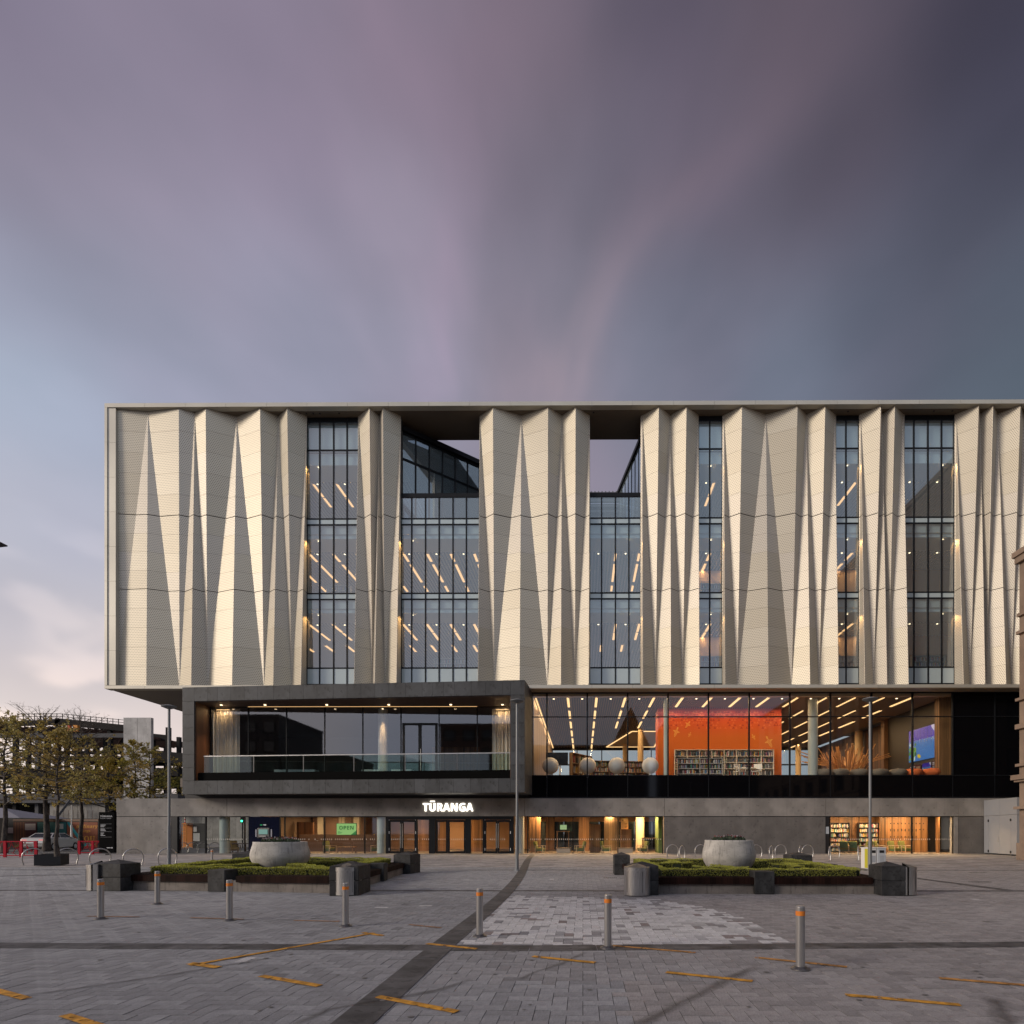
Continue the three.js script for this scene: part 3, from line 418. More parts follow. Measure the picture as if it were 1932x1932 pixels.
// upper storeys: rows of strips seen through the bays
{
  const segs = [[30.38, [[46.3, 48], [48.2, 49.5]]], [24.58, [[46.3, 47.5], [48.1, 51.4], [52.3, 53.4]]], [18.75, [[46.2, 47.9], [48.2, 49.9], [51.4, 53.1]]]];
  const pr = (x, y, z) => [CX + FOC * x / z, CY - FOC * (y - EYE) / z];
  segs.forEach(([y, ss], k) => {
    for (let i = -14; i < 14; i++) ss.forEach(([z0, z1], q) => {
      const x = -1.18 + i * 2.257 * 0.86 + (k === 2 && q === 2 ? 0.9 : 0) + (k === 0 ? 0.3 : 0);
      if (bays.some((b) => !(b.terrace && k === 0) && [z0, (z0 + z1) / 2, z1].some((z) => { const p = pr(x, y, z)[0]; return p > b.x[0] + 2 && p < b.x[b.x.length - 1] - 2; }))) stripLight(x, z0, z1, y, 20, 0.17, upperGlow);
    });
    for (const b of bays) if (!(b.terrace && k === 0)) for (let i = 1; i < b.x.length; i += 2) downlight(X(b.x[i] - 6, 46.1), y + 0.02, -46.25);
  });
  // small washers inside the glass that gild the returns of the screens
  for (const [b, right] of [[0, 0], [1, 0], [2, 1], [3, 1], [4, 1], [5, 1]]) segs.forEach(([y], k) => {
    if (bays[b].terrace && k === 0) return;
    const xs = bays[b].x, x = X(right ? xs[xs.length - 1] - 22 : xs[0] + 22, 44.1); bp('downlight', mv(new THREE.CylinderGeometry(0.06, 0.06, 0.03, 10), x, y, -44.1), spotGlow);
    const s = new THREE.SpotLight(new THREE.Color(1.0, 0.46, 0.14), 15, 0, 0.6, 1, 2); s.position.set(x, y - 0.06, -44.05); s.target.position.set(x + (right ? 1.0 : -1.0), y - 1.9, -42.95); s.castShadow = true; scene.add(s, s.target);
  });
}
// ---------------------------------------------------------------- glazed lower storey
const Z1 = 43.6, y1 = (py) => EYE + (CY - py) * Z1 / FOC;
const F1 = 5.9, C1 = 12.35, WL = -3.83;
{
  const mul = [1032, 1108, 1184.3, 1260.5, 1336.8, 1413.5, 1490.3, 1566.8, 1644.5, 1721.7, 1797.5, 1877, 1955], xs = [999, ...mul].map((p) => X(p, Z1));
  const top = y1(1308), tr = y1(1352.6), sill = y1(1463), bot = y1(1503.5);
  for (let i = 0; i + 1 < xs.length; i++) {
    const a = xs[i] + 0.035, b = xs[i + 1] - 0.035, dark = i >= 11;
    for (const [lo, hi] of [[sill + 0.03, tr - 0.03], [tr + 0.03, top]]) {
      if (dark) bp('dark_glass_panel', bb(a, b, lo, hi, -Z1 - 0.06, -Z1 - 0.02), M.blackGlass);
      else { const g = new THREE.PlaneGeometry(b - a, hi - lo); g.translate((a + b) / 2, (lo + hi) / 2, -Z1); bp('pane', g, M.glass); }
    }
    bp('dark_glass_panel', bb(a, b, bot, sill - 0.03, -Z1 - 0.1, -Z1 + 0.0), M.blackGlass);
    bp('mullion', bb(xs[i + 1] - 0.05, xs[i + 1] + 0.05, sill, top + 0.02, -Z1 - 0.12, -Z1 + 0.05), M.mullion);
    bp('mullion', bb(xs[i + 1] - 0.03, xs[i + 1] + 0.03, bot, sill - 0.05, -Z1 - 0.1, -Z1 + 0.005), M.mullion);
  }
  const xe = xs[xs.length - 1];
  bp('transom', bb(xs[0], xe, tr - 0.035, tr + 0.035, -Z1 - 0.1, -Z1 + 0.03), M.mullion);
  bp('transom', bb(xs[0], xe, sill - 0.04, sill + 0.03, -Z1 - 0.1, -Z1 + 0.03), M.mullion);
  bp('transom', bb(xs[0], xe, top, top + 0.1, -Z1 - 0.1, -Z1 + 0.04), M.mullion);
  bp('base_trim', bb(xs[0], xe, bot - 0.12, bot, -Z1 - 0.1, -Z1 + 0.03), M.mullion);
  bp('front_soffit', bb(xs[0] - 1, xe, YB - 0.04, YB + 0.04, -Z1 - 0.2, -ZF - 0.02), std(0.3, 0.24, 0.17, 0.35));
  // room
  const R = X(1800, Z1);
  bp('lower_floor', bb(X(345, 44), XR, 5.2, F1, -70.6, -Z1 - 0.12), M.floor);
  bp('lower_ceiling', bb(WL - 0.5, R + 0.5, C1 + 0.08, C1 + 0.16, -70.6, -Z1 - 0.1), M.ceiling);
  bp('ceiling_edge', bb(WL, R, C1 - 0.1, C1 + 0.1, -44.15, -Z1 - 0.12), std(0.42, 0.3, 0.2, 0.6));
  const sl = []; for (let x = WL + 0.2; x < 28.4; x += 0.19) sl.push(bb(x, x + 0.065, C1 - 0.1, C1 + 0.06, x > 6.6 && x < 17.3 ? -48 : -70, -44.2));
  bp('ceiling_slats', sl, std(0.27, 0.2, 0.15, 0.6), library, 'stuff');
  bp('left_wood_wall', bb(WL - 0.3, WL, F1, C1, -70.5, -Z1 - 0.1), M.woodPale);
  bp('wood_end_panel', bb(X(1770.5, 44.5), X(1796, 44.5), F1, C1, -45, -44.4), M.wood);
  bp('screen_wall', bb(28.7, 29.1, F1, C1, -53, -45), std(0.03, 0.026, 0.024, 0.5));
  bp('wood_end_panel', bb(X(1668, 53), X(1690, 53), F1, C1, -53.6, -53), M.wood);
  bp('right_back_wall', bb(29.2, XR, F1, C1, -70.6, -70.3), M.backing); bp('right_inner_wall', bb(29.6, 29.9, F1, C1, -70, -45), M.woodDark);
  const led = (p, q, w = 0.1) => bp('cove_light', bar(p, q, w, 0.07), stripGlow);
  led([WL + 0.12, C1 - 0.12, -44.3], [WL + 0.12, C1 - 0.12, -70]);
  for (let z = 46; z < 70; z += 6) { const l = new THREE.RectAreaLight(WARM, 18, 0.1, 4); l.position.set(WL + 0.2, C1 - 0.2, -z); l.rotation.x = -Math.PI / 2; scene.add(l); }
  for (let k = 0; k < 14; k++) [44.3, 49, 53.8, 58.5, 63.2, 67.6].forEach((z, i) => {
    const x = -1.18 + 2.257 * k, behind = x > 6.6 && x < 17.3 && i > 0; if (behind || (x > 2.6 && x < 8.8 && z > 57)) return; if (x > 28) return;
    stripLight(x, z, z + 3.15, C1 - 0.12, 22);
    if (i === 0 && k < 13) downlight(x - 1.13, C1 - 0.12, -44.5);
  });
  // rear glazing to the far side
  for (let x = WL; x < 29; x += 3.1) { bp('rear_mullion', bb(x - 0.06, x + 0.06, F1, C1, -70.6, -70.4), M.mullion); const g = new THREE.PlaneGeometry(3, C1 - F1); g.translate(x + 1.55, (C1 + F1) / 2, -70.5); bp('rear_pane', g, M.glassClear); }
  bp('rear_transom', [bb(WL, 29, 10.1, 10.25, -70.6, -70.4)], M.mullion); bp('rear_head', bb(WL, 29, 12, C1 + 0.1, -70.65, -70.35), M.mullion);
  // coffer with lit edges
  const cf = [[2.9, -68.9], [5.1, -58.4], [8.3, -58.4], [8.75, -68.9]], yc = C1 - 0.16;
  bp('ceiling_coffer', plan(cf, yc, yc + 0.05), std(0.75, 0.62, 0.46, 0.8));
  for (let i = 0; i < 4; i++) led([cf[i][0], yc - 0.02, cf[i][1]], [cf[(i + 1) % 4][0], yc - 0.02, cf[(i + 1) % 4][1]], 0.12);
  // columns
  const col = (px, z, r, m, y0 = F1, yt = C1) => bp('column', mv(new THREE.CylinderGeometry(r, r, yt - y0, 24), X(px, z), (y0 + yt) / 2, -z), m);
  col(1257, 44.9, 0.21, M.column); col(1533.7, 45, 0.37, M.column); const lit = std(0.72, 0.55, 0.34, 0.7); col(1208.5, 57.5, 0.3, lit); col(1179, 67, 0.26, lit); col(1506, 68, 0.32, lit); col(1620, 59.3, 0.38, lit);
  // orange wall with its painted print
  const mural = canvasTex(1024, 640, (c, w, h) => {
    c.fillStyle = '#dc6e14'; c.fillRect(0, 0, w, h);
    const g = c.createLinearGradient(0, 0, 0, h * 0.4); g.addColorStop(0, '#dd3c18'); g.addColorStop(1, '#dc6e14'); c.fillStyle = g; c.fillRect(0, 0, w, h * 0.4);
    const rr = rng(3); for (let j = 0; j < 7; j++) for (let i = -1; i < 48; i++) { const x = i * 22 + (j % 2) * 11, y = 30 + j * 22; if (rr() > 0.9 - j * 0.07) continue; c.fillStyle = rr() < 0.5 ? '#ea6e34' : '#b4340c'; c.beginPath(); c.moveTo(x, y + 18); c.lineTo(x + 11, y); c.lineTo(x + 22, y + 18); c.fill(); }
    const bird = (x, y, s, a) => { c.save(); c.translate(x, y); c.rotate(a); c.scale(s, s); c.fillStyle = '#f2b050'; c.beginPath(); c.ellipse(0, 0, 9, 34, 0, 0, 7); c.fill(); c.beginPath(); c.ellipse(0, -36, 6, 9, 0, 0, 7); c.fill(); for (const q of [-1, 1]) { c.beginPath(); c.moveTo(q * 5, -14); c.quadraticCurveTo(q * 18, -20, q * 27, -10); c.quadraticCurveTo(q * 16, -8, q * 6, 2); c.fill(); } c.strokeStyle = '#d4511c'; c.lineWidth = 2; for (let k = -3; k < 4; k++) { c.beginPath(); c.arc(0, k * 9, 5, 0, 3); c.stroke(); } c.restore(); };
    bird(150, 215, 1.15, 0.35); bird(245, 150, 0.9, 0.6); bird(262, 235, 0.6, 0.4); bird(795, 255, 0.7, -0.5); bird(925, 300, 1.4, -0.45);
  });
  const wx0 = X(1241, 48.1), wx1 = X(1474.5, 48.1), pl = new THREE.PlaneGeometry(wx1 - wx0, C1 - F1); pl.translate((wx0 + wx1) / 2, (C1 + F1) / 2, -48.09);
  bp('orange_wall_print', pl, std(0.78, 0.78, 0.78, 0.6, { map: mural })); bp('orange_wall', bb(wx0, wx1, F1, C1, -49.5, -48.1), std(0.62, 0.1, 0.016, 0.7));
  // digital screen on the side wall, its picture a plain painterly scene
  const pic = canvasTex(512, 384, (c, w, h) => { c.fillStyle = '#3f7fc4'; c.fillRect(0, 0, w, h); c.fillStyle = '#3d30b0'; c.fillRect(0, 0, w, h * 0.36); const rr = rng(9); for (let i = 0; i < 900; i++) { c.fillStyle = ['#5aa0d8', '#3668b0', '#78b8d8', '#2f58a0'][i % 4]; c.globalAlpha = 0.4; c.fillRect(rr() * w, h * 0.36 + rr() * h, 14, 4); } c.globalAlpha = 1; for (let i = 0; i < 40; i++) { c.fillStyle = ['#e8e0d0', '#e0b060', '#9ab0d8'][i % 3]; c.fillRect(rr() * w, h * 0.3 + rr() * 50, 5, 14); } for (let i = 0; i < 26; i++) { c.fillStyle = ['#4f8a3a', '#86b040', '#e8e8e0', '#2f6a38'][i % 4]; c.beginPath(); c.ellipse(20 + rr() * 120, h * 0.4 + rr() * 200, 12 + rr() * 18, 10 + rr() * 16, rr() * 3, 0, 7); c.fill(); } c.fillStyle = '#e8c020'; c.beginPath(); c.ellipse(190, 330, 34, 22, 0.5, 0, 7); c.fill(); c.fillStyle = '#d8d0e8'; c.beginPath(); c.moveTo(400, 0); c.lineTo(w, 0); c.lineTo(w, 110); c.quadraticCurveTo(440, 80, 400, 0); c.fill(); c.strokeStyle = '#1c2050'; c.lineWidth = 3; for (let i = 0; i < 8; i++) { const x = 30 + i * 62; c.beginPath(); c.moveTo(x, 0); c.lineTo(x + 8, 90 + rr() * 120); c.stroke(); } });
  const scr = (z0, z1, yb, yt, t, k) => { const xx = (z) => 28.62 - (z - 45.5) * 0.012, m = new THREE.MeshStandardMaterial({ color: 0x050505, roughness: 0.2 }); m.emissive.setRGB(1, 1, 1); m.emissiveMap = t; m.emissiveIntensity = k; const g = new THREE.BufferGeometry(); g.setAttribute('position', new THREE.Float32BufferAttribute([xx(z1), yb, -z1, xx(z0), yb, -z0, xx(z0), yt, -z0, xx(z1), yt, -z1], 3)); g.setAttribute('uv', new THREE.Float32BufferAttribute([0, 0, 1, 0, 1, 1, 0, 1], 2)); g.setIndex([0, 1, 2, 0, 2, 3]); g.computeVertexNormals(); bp('display_screen', g, m); };
  scr(45.5, 49.4, 7.77, 10.5, pic, 0.32);
  const note = canvasTex(256, 192, (c, w, h) => { c.fillStyle = '#5a2c2c'; c.fillRect(0, 0, w, h); c.fillStyle = '#e8d8d0'; for (let k = 0; k < 2; k++) c.fillRect(16, 20 + k * 26, 110 - k * 18, 14); for (let k = 0; k < 6; k++) c.fillRect(16, 84 + k * 14, 90, 5); c.fillStyle = '#b08868'; c.fillRect(150, 30, 90, 150); });
  scr(45.3, 46.2, 6.55, 7.5, note, 0.2); scr(46.35, 47.5, 6.5, 7.45, pic, 0.2); scr(47.7, 49.3, 6.5, 7.45, note, 0.2);
}
// ---------------------------------------------------------------- stone box that juts out over the entrance
{
  const zl = 42.3, zr = 40.35, l = [X(344, zl), -zl], r = [X(990, zr), -zr], L = Math.hypot(r[0] - l[0], r[1] - l[1]), ux = (r[0] - l[0]) / L, uz = (r[1] - l[1]) / L;
  const li = (X(367.5, zl) - l[0]) / ux, ri = L - (r[0] - X(963, zr)) / ux, T = 12.62, B = 4.53, ti = 11.56, bi = 5.56;
  const pt = (u, d) => [l[0] + ux * u + uz * d, l[1] + uz * u - ux * d];     // d metres behind the face
  const back = (u) => [pt(u, 0)[0], -43.9];
  const core = (u0, u1, ya, yb, d = 0.05) => plan([pt(u0, d), back(u0), back(u1), pt(u1, d)].reverse(), ya, yb);
  bp('box_frame', [core(0.03, L - 0.03, ti, T - 0.03), core(0.03, L - 0.03, B + 0.03, bi), core(0.03, li, bi, ti), core(ri, L - 0.03, bi, ti)], std(0.05, 0.05, 0.052, 0.6));
  const rr = rng(77), panel = (u0, u1, ya, yb) => bp('stone_panel', plan([pt(u0 + 0.006, 0), pt(u0 + 0.006, 0.05), pt(u1 - 0.006, 0.05), pt(u1 - 0.006, 0)].reverse(), ya + 0.006, yb - 0.006), M.slate[Math.floor(rr() * 4)]);
  for (const [ya, yb] of [[ti, T], [B, bi]]) { let u = li; panel(0, li, ya, yb); while (u < ri - 0.05) { const w = Math.min(ri - u, [1.06, 0.8, 1.25, 1.06][Math.floor(rr() * 4)]); panel(u, ri - u - w < 0.4 ? (u = ri - w, ri) : u + w, ya, yb); u += w; } panel(ri, L, ya, yb); }
  for (const [a, b] of [[0, li], [ri, L]]) for (let k = 0; k < 6; k++) panel(a, b, mix(bi, ti, k / 6), mix(bi, ti, (k + 1) / 6));
  const side = (ya, yb, d0, d1) => { const a = pt(L, d0), b = pt(L, d1); bp('stone_panel', plan([a, b, [b[0] - 0.03, b[1]], [a[0] - 0.03, a[1]]].reverse(), ya, yb), M.slate[Math.floor(rr() * 4)]); };
  for (let k = 0; k < 6; k++) for (let d = 0; d < 3; d++) side(mix(B, T, k / 6) + 0.006, mix(B, T, (k + 1) / 6) - 0.006, 0.06 + d * 1.05, 1.1 + d * 1.05);
  // balcony inside: dark timber ceiling, upstand, glass balustrade
  bp('balcony_ceiling', core(li, ri, ti - 0.05, ti - 0.01, 0.12), std(0.07, 0.042, 0.03, 0.5));
  for (const a of [li + 0.02, ri - 0.05]) bp('balcony_cheek', core(a, a + 0.03, bi, ti - 0.05, 0.12), M.woodDark);
  bp('balcony_upstand', plan([pt(li, 0.35), pt(li, 0.5), pt(ri, 0.5), pt(ri, 0.35)].reverse(), bi, 6.2), phy(0.003, 0.003, 0.003, 0.8, { specularIntensity: 0.1 }));
  const n = 6, d0 = 0.42; for (let k = 0; k < n; k++) { const a = pt(mix(li + 0.5, ri - 0.15, k / n) + 0.02, d0), b = pt(mix(li + 0.5, ri - 0.15, (k + 1) / n) - 0.02, d0); bp('balustrade_glass', slab3([[a[0], 6.2, a[1]], [b[0], 6.2, b[1]], [b[0], 7.4, b[1]], [a[0], 7.4, a[1]]], 0.001), phy(0.8, 0.9, 0.86, 0.03, { transmission: 1, thickness: 0, ior: 1.5 })); bp('balustrade_post', bar([a[0], 6.2, a[1]], [a[0], 7.45, a[1]], 0.06, 0.03), M.steelDark); }
  { const a = pt(li + 0.45, d0), b = pt(ri - 0.1, d0); bp('hand_rail', bar([a[0], 7.45, a[1]], [b[0], 7.45, b[1]], 0.07, 0.07), M.steel); bp('balustrade_post', bar([b[0], 6.2, b[1]], [b[0], 7.45, b[1]], 0.06, 0.03), M.steelDark); }
  const Zb = 43.95, ms = [367, 398.8, 469, 540.9, 612.8, 684.7, 756.6, 828.5, 900.4, 966].map((p) => X(p, Zb)), hd = yb(1334), yo = bi + 0.2;
  function yb(py) { return EYE + (CY - py) * Zb / FOC; }
  for (let i = 0; i + 1 < ms.length; i++) {
    bp('mullion', bb(ms[i + 1] - 0.035, ms[i + 1] + 0.035, bi, hd, -Zb - 0.1, -Zb + 0.05), M.mullion);
    const cuts = i === 6 ? [yo, yb(1366), hd] : [yo, hd];
    for (let q = 0; q + 1 < cuts.length; q++) { const g = new THREE.PlaneGeometry(ms[i + 1] - ms[i] - 0.07, cuts[q + 1] - cuts[q] - 0.05); g.translate((ms[i] + ms[i + 1]) / 2, (cuts[q] + cuts[q + 1]) / 2, -Zb); bp('pane', g, phy(0.8, 0.86, 0.9, 0.02, { transmission: 1, thickness: 0, ior: 2.33 })); }
  }
  const dx = (a) => mix(ms[6], ms[7], a); bp('balcony_door', [bb(dx(0.04), dx(0.1), yo, yb(1368), -Zb - 0.05, -Zb + 0.06), bb(dx(0.46), dx(0.54), yo, yb(1368), -Zb - 0.05, -Zb + 0.06), bb(dx(0.9), dx(0.96), yo, yb(1368), -Zb - 0.05, -Zb + 0.06), bb(dx(0.04), dx(0.96), yb(1368), yb(1364), -Zb - 0.05, -Zb + 0.06), bb(dx(0.04), dx(0.96), yo, yo + 0.15, -Zb - 0.05, -Zb + 0.06)], M.mullion);
  bp('door_handle', tube([dx(0.53), 6.5, -Zb + 0.14], [dx(0.53), 8.2, -Zb + 0.14], 0.02), M.steel);
  bp('glazing_head', bb(ms[0], ms[ms.length - 1], hd, ti, -Zb - 0.12, -Zb + 0.04), M.mullion);
  bp('cove_light', bb(ms[2], ms[ms.length - 2], hd + 0.03, hd + 0.07, -Zb + 0.05, -Zb + 0.09), stripGlow);
  for (const px of [417.5, 500, 616.5, 733.5, 850.5, 948]) { const x = X(px, 43.2); bp('downlight', mv(new THREE.CylinderGeometry(0.09, 0.09, 0.03, 12), x, ti - 0.075, -43.2), spotGlow); const s = new THREE.SpotLight(WARM, 30, 0, 0.6, 0.8, 2); s.position.set(x, ti - 0.13, -43.2); s.target.position.set(x, 0, -43.2); s.castShadow = true; scene.add(s, s.target); }
  // the room behind it
  const xl = X(344, 44), xr = WL - 0.35;
  bp('box_room', [bb(xl, xl + 0.2, B, T - 0.1, -58, -Zb - 0.3), bb(xl, xr, B, T, -58.2, -58), bb(xl, xr, ti - 0.02, T - 0.1, -58, -Zb - 0.15)], std(0.075, 0.055, 0.05, 0.7));
  bp('wood_lining', bb(X(815, 52), X(905, 52), F1, 9.6, -52.3, -52), M.wood);
  for (const px of [560, 705, 760]) bp('service_counter', rb(X(px, 47), F1 + 0.5, -47, px === 560 ? 3.4 : 1.7, 1.0, 0.8, 0.03), M.white);
  bp('column', mv(new THREE.CylinderGeometry(0.37, 0.37, ti - F1, 24), X(722.5, 45), (ti + F1) / 2, -45), M.concretePale);
  downlight(X(722.5, 44.3), ti - 0.15, -44.25, 45, 0.42);
  for (const [p0, p1, sp] of [[400, 452, 418], [928, 964, 945]]) {
    const a = X(p0, 44.5), b = X(p1, 44.5), g = new THREE.PlaneGeometry(b - a, hd - bi - 0.1, 120, 8), p = g.attributes.position; const rr2 = rng(p0);
    const ph = [...Array(6)].map(() => rr2() * 6.3); for (let i = 0; i < p.count; i++) { const x = p.getX(i), v = p.getY(i) / 6; p.setZ(i, 0.07 * Math.sin(x * 21 + ph[0] + v) + 0.05 * Math.sin(x * 34 + ph[1]) + 0.03 * Math.sin(x * 9 + ph[2])); }
    g.computeVertexNormals(); g.translate((a + b) / 2, (hd + bi) / 2 + 0.05, -44.6);
    bp('curtain', g, phy(0.78, 0.72, 0.64, 1, { transmission: 0.25, thickness: 0, side: THREE.DoubleSide }));
    bp('curtain_light', bb(X(sp, 44.3) - 0.4, X(sp, 44.3) + 0.6, hd - 0.12, hd - 0.07, -44.4, -44.3), stripGlow);
    const l = new THREE.RectAreaLight(WARM, 26, 1.0, 0.1); l.position.set(X(sp, 44.3) + 0.1, hd - 0.15, -44.32); l.rotation.x = -Math.PI / 2; scene.add(l);
  }
}
// ---------------------------------------------------------------- ground storey
const ZC = 43.5, yg = (py) => EYE + (CY - py) * ZC / FOC, xg = (px) => X(px, ZC);
const font = await new FontLoader().loadAsync('fonts/droid/droid_sans_bold.typeface.json');
{
  const bt = 4.3, bb0 = 2.92;
  const joints = [219, 428, 713, 990, 1253.6, 1557.7, 1808, 1990];
  for (let i = 0; i + 1 < joints.length; i++) bp('concrete_beam', bb(xg(joints[i]) + 0.012, xg(joints[i + 1]) - 0.012, bb0, bt, -ZC - 0.5, -ZC), M.concrete);
  bp('beam_recess', bb(xg(345), xg(1990), bt, 4.6, -ZC - 0.5, -ZC - 0.25), M.black);
  bp('concrete_wall', bb(xg(219), xg(322.5), 0, bb0 - 0.05, -ZC - 0.5, -ZC - 0.01), M.concrete);
  bp('wall_return', bb(xg(322.7), xg(334), 0, bb0 - 0.02, -ZC - 0.5, -ZC - 0.02), M.black); bp('wall_cap', bb(xg(219) + 0.05, xg(322.5), bb0 - 0.06, bb0, -ZC - 0.45, -ZC - 0.06), M.black);
  bp('concrete_wall', bb(xg(1253), xg(1557.5), 0, bb0 - 0.06, -ZC - 0.5, -ZC - 0.01), M.concreteDark);
  bp('concrete_wall', bb(xg(1800), xg(1808), 0, bb0 - 0.06, -ZC - 0.5, -ZC - 0.02), M.concrete);
  bp('concrete_wall', bb(xg(1808.6), xg(1990), 0, bb0 - 0.06, -ZC - 0.5, -ZC - 0.05), M.concreteDark);
  bp('wall_cap', bb(xg(1253), xg(1557.5), bb0 - 0.05, bb0, -ZC - 0.4, -ZC - 0.03), M.black);
  bp('ground_floor', bb(xg(345), xg(1990), -0.05, 0.022, -58, -ZC - 0.05), M.floor);
  bp('ground_ceiling', bb(xg(345), xg(1990), 3.35, 4.4, -58, -ZC - 0.5), std(0.5, 0.4, 0.3, 0.8));
  const pane = (a, b, m = M.glass) => { const g = new THREE.PlaneGeometry(xg(b) - xg(a) - 0.04, bb0 - 0.06); g.translate((xg(a) + xg(b)) / 2, bb0 / 2, -ZC - 0.12); bp('pane', g, m); };
  const post = (p, w = 0.07) => bp('mullion', bb(xg(p) - w / 2, xg(p) + w / 2, 0.02, bb0 - 0.02, -ZC - 0.2, -ZC - 0.06), M.mullion);
  for (const [a, b] of [[334, 386.5], [386.5, 460], [460, 468.5], [527, 536], [536, 611], [611, 687], [687, 727.6], [995, 1081], [1081, 1166], [1166, 1249.6], [1566.5, 1722], [1722, 1799.5]]) pane(a, b, M.glass);
  for (const p of [334.8, 386.5, 460, 468.5, 527, 536, 611, 687, 727.8, 995, 1081, 1166, 1250.5, 1566, 1722, 1799.7]) post(p);
  for (const [a, b] of [[334, 468], [527, 728], [994, 1250], [1566, 1800]]) bp('window_head', bb(xg(a), xg(b), bb0 - 0.07, bb0 + 0.01, -ZC - 0.2, -ZC - 0.06), M.mullion);
  // rows of small dots on the glass at eye height
  const dotM = std(0.5, 0.48, 0.44, 0.7);
  for (const [a, b] of [[386.5, 468], [536, 713], [735, 968], [998, 1249], [1568, 1799]]) { const d = []; for (let x = xg(a) + 0.1; x < xg(b) - 0.1; x += 0.16) if (hash(x * 50, 3) > 0.12) d.push(bb(x, x + 0.05, 1.08, 1.18, -ZC - 0.1, -ZC - 0.095)); bp('glass_markings', d, dotM, library, 'stuff'); }
  for (const [p, z, m] of [[424, 44.2, M.column], [720.3, 44.15, M.column], [980.5, 44.15, M.column], [1207.5, 47.5, std(0.62, 0.48, 0.32, 0.7)]]) bp('column', mv(new THREE.CylinderGeometry(0.36, 0.36, 3.4, 24), X(p, z), 1.7, -z), m);
  bp('concrete_pier', bb(xg(1558), xg(1565.8), 0, bb0, -ZC - 0.9, -ZC - 0.06), M.black);
  bp('poster', bb(xg(1558.5), xg(1564.5), 1.55, 2.1, -ZC - 0.06, -ZC - 0.05), std(0.4, 0.44, 0.48, 0.4));
  // entrance: two pairs of doors and a sliding door between
  bp('entrance_head', bb(xg(729), xg(969), yg(1546.5), bb0, -ZC - 0.3, -ZC - 0.02), M.mullion);
  const door = (a, b, handle, hinge) => {
    const d = new THREE.Group(); d.name = numbered('glass_door'); library.add(d);
    const x0 = xg(a), x1 = xg(b), y1 = yg(1547), z = -ZC - 0.12, f = 0.13;
    part('frame', inB([bb(x0, x0 + f, 0.03, y1, z - 0.05, z + 0.05), bb(x1 - f, x1, 0.03, y1, z - 0.05, z + 0.05), bb(x0 + f, x1 - f, y1 - 0.16, y1, z - 0.05, z + 0.05), bb(x0 + f, x1 - f, 0.03, 0.2, z - 0.05, z + 0.05)]), M.mullion, d);
    const g = new THREE.PlaneGeometry(x1 - x0 - 2 * f, y1 - 0.37); g.translate((x0 + x1) / 2, (y1 + 0.03) / 2 + 0.02, z); part('pane', inB(g), M.glass, d);
    if (handle) part('handle', inB(tube([handle > 0 ? x1 - f / 2 : x0 + f / 2, 0.45, z + 0.13], [handle > 0 ? x1 - f / 2 : x0 + f / 2, 2.35, z + 0.13], 0.022)), M.steel, d);
    if (hinge) for (const y of [0.25, 1.55, 2.6]) part('hinge', inB(bb((hinge < 0 ? x0 : x1) - 0.05, (hinge < 0 ? x0 : x1) + 0.05, y, y + 0.2, z + 0.05, z + 0.07)), M.white, d);
  };
  door(733, 757, 1, -1); door(757.5, 784.5, -1, 1); door(914, 938, 1, -1); door(938.5, 963.5, -1, 1); door(822, 844, 0, 0); door(844.5, 878, 0, 0);
  for (const [a, b] of [[784.5, 809], [888, 911]]) { pane(a, b); }
  for (const [a, b] of [[728, 733], [784.5, 787], [809, 821], [878.5, 888], [910.5, 914], [963.5, 969]]) bp('entrance_post', bb(xg(a), xg(b), 0.02, yg(1546.5), -ZC - 0.25, -ZC - 0.03), M.mullion);
  // cash machine wall
  bp('navy_panel', bb(xg(468.8), xg(526.5), 0.02, bb0 - 0.04, -ZC - 0.3, -ZC - 0.06), phy(0.006, 0.008, 0.022, 0.1, { ior: 1.6 }));
  // room behind: warm walls, window bays to the street at the back
  bp('ground_back_wall', [bb(xg(468), X(1000, 56), 0, 3.4, -56.3, -56), bb(X(1000, 56), X(1300, 56), 2.75, 3.4, -56.3, -56), bb(X(1250, 52), X(1320, 52), 0, 3.4, -52.3, -52)], std(0.5, 0.3, 0.18, 0.7));
  for (let k = 0; k < 9; k++) { const a = mix(X(1000, 56), X(1300, 56), k / 9); bp('rear_post', bb(a - 0.12, a + 0.12, 0, 2.8, -56.3, -56), M.mullion); bp('rear_pane', bb(a + 0.12, a + 1.6, 0, 2.8, -56.25, -56.2), phy(0.03, 0.05, 0.075, 0.08, { ior: 1.8 })); }
  bp('room_side_wall', bb(xg(470), xg(472), 0, 3.4, -56, -45), std(0.2, 0.14, 0.1, 0.8));
  bp('wood_screen', bb(X(790, 50), X(845, 50), 0, 3.2, -50.3, -50), M.wood); bp('wood_screen', bb(X(560, 50), X(590, 50), 0, 2.6, -50.3, -50), M.woodDark); bp('wood_screen', bb(X(880, 48), X(912, 48), 0, 3.3, -48.3, -48), M.wood);
  bp('wood_screen', bb(X(1092, 50), X(1112, 50), 0, 3.2, -50.3, -50), M.wood); bp('wood_screen', bb(X(1140, 52), X(1168, 52), 0, 3.2, -52.3, -52), M.woodPale); bp('wood_screen', bb(X(1030, 53), X(1046, 53), 0, 3.2, -53.3, -53), M.wood); bp('wood_screen', bb(xg(994), X(1020, 45.6), 0, 3.3, -45.9, -45.6), M.wood);
  bp('dark_counter', bb(X(565, 48), X(705, 48), 0, 1.5, -48.6, -48), std(0.05, 0.03, 0.025, 0.5)); bp('dark_inner_wall', bb(X(590, 53), X(690, 53), 0, 3.3, -53.2, -53), std(0.16, 0.1, 0.08, 0.7));
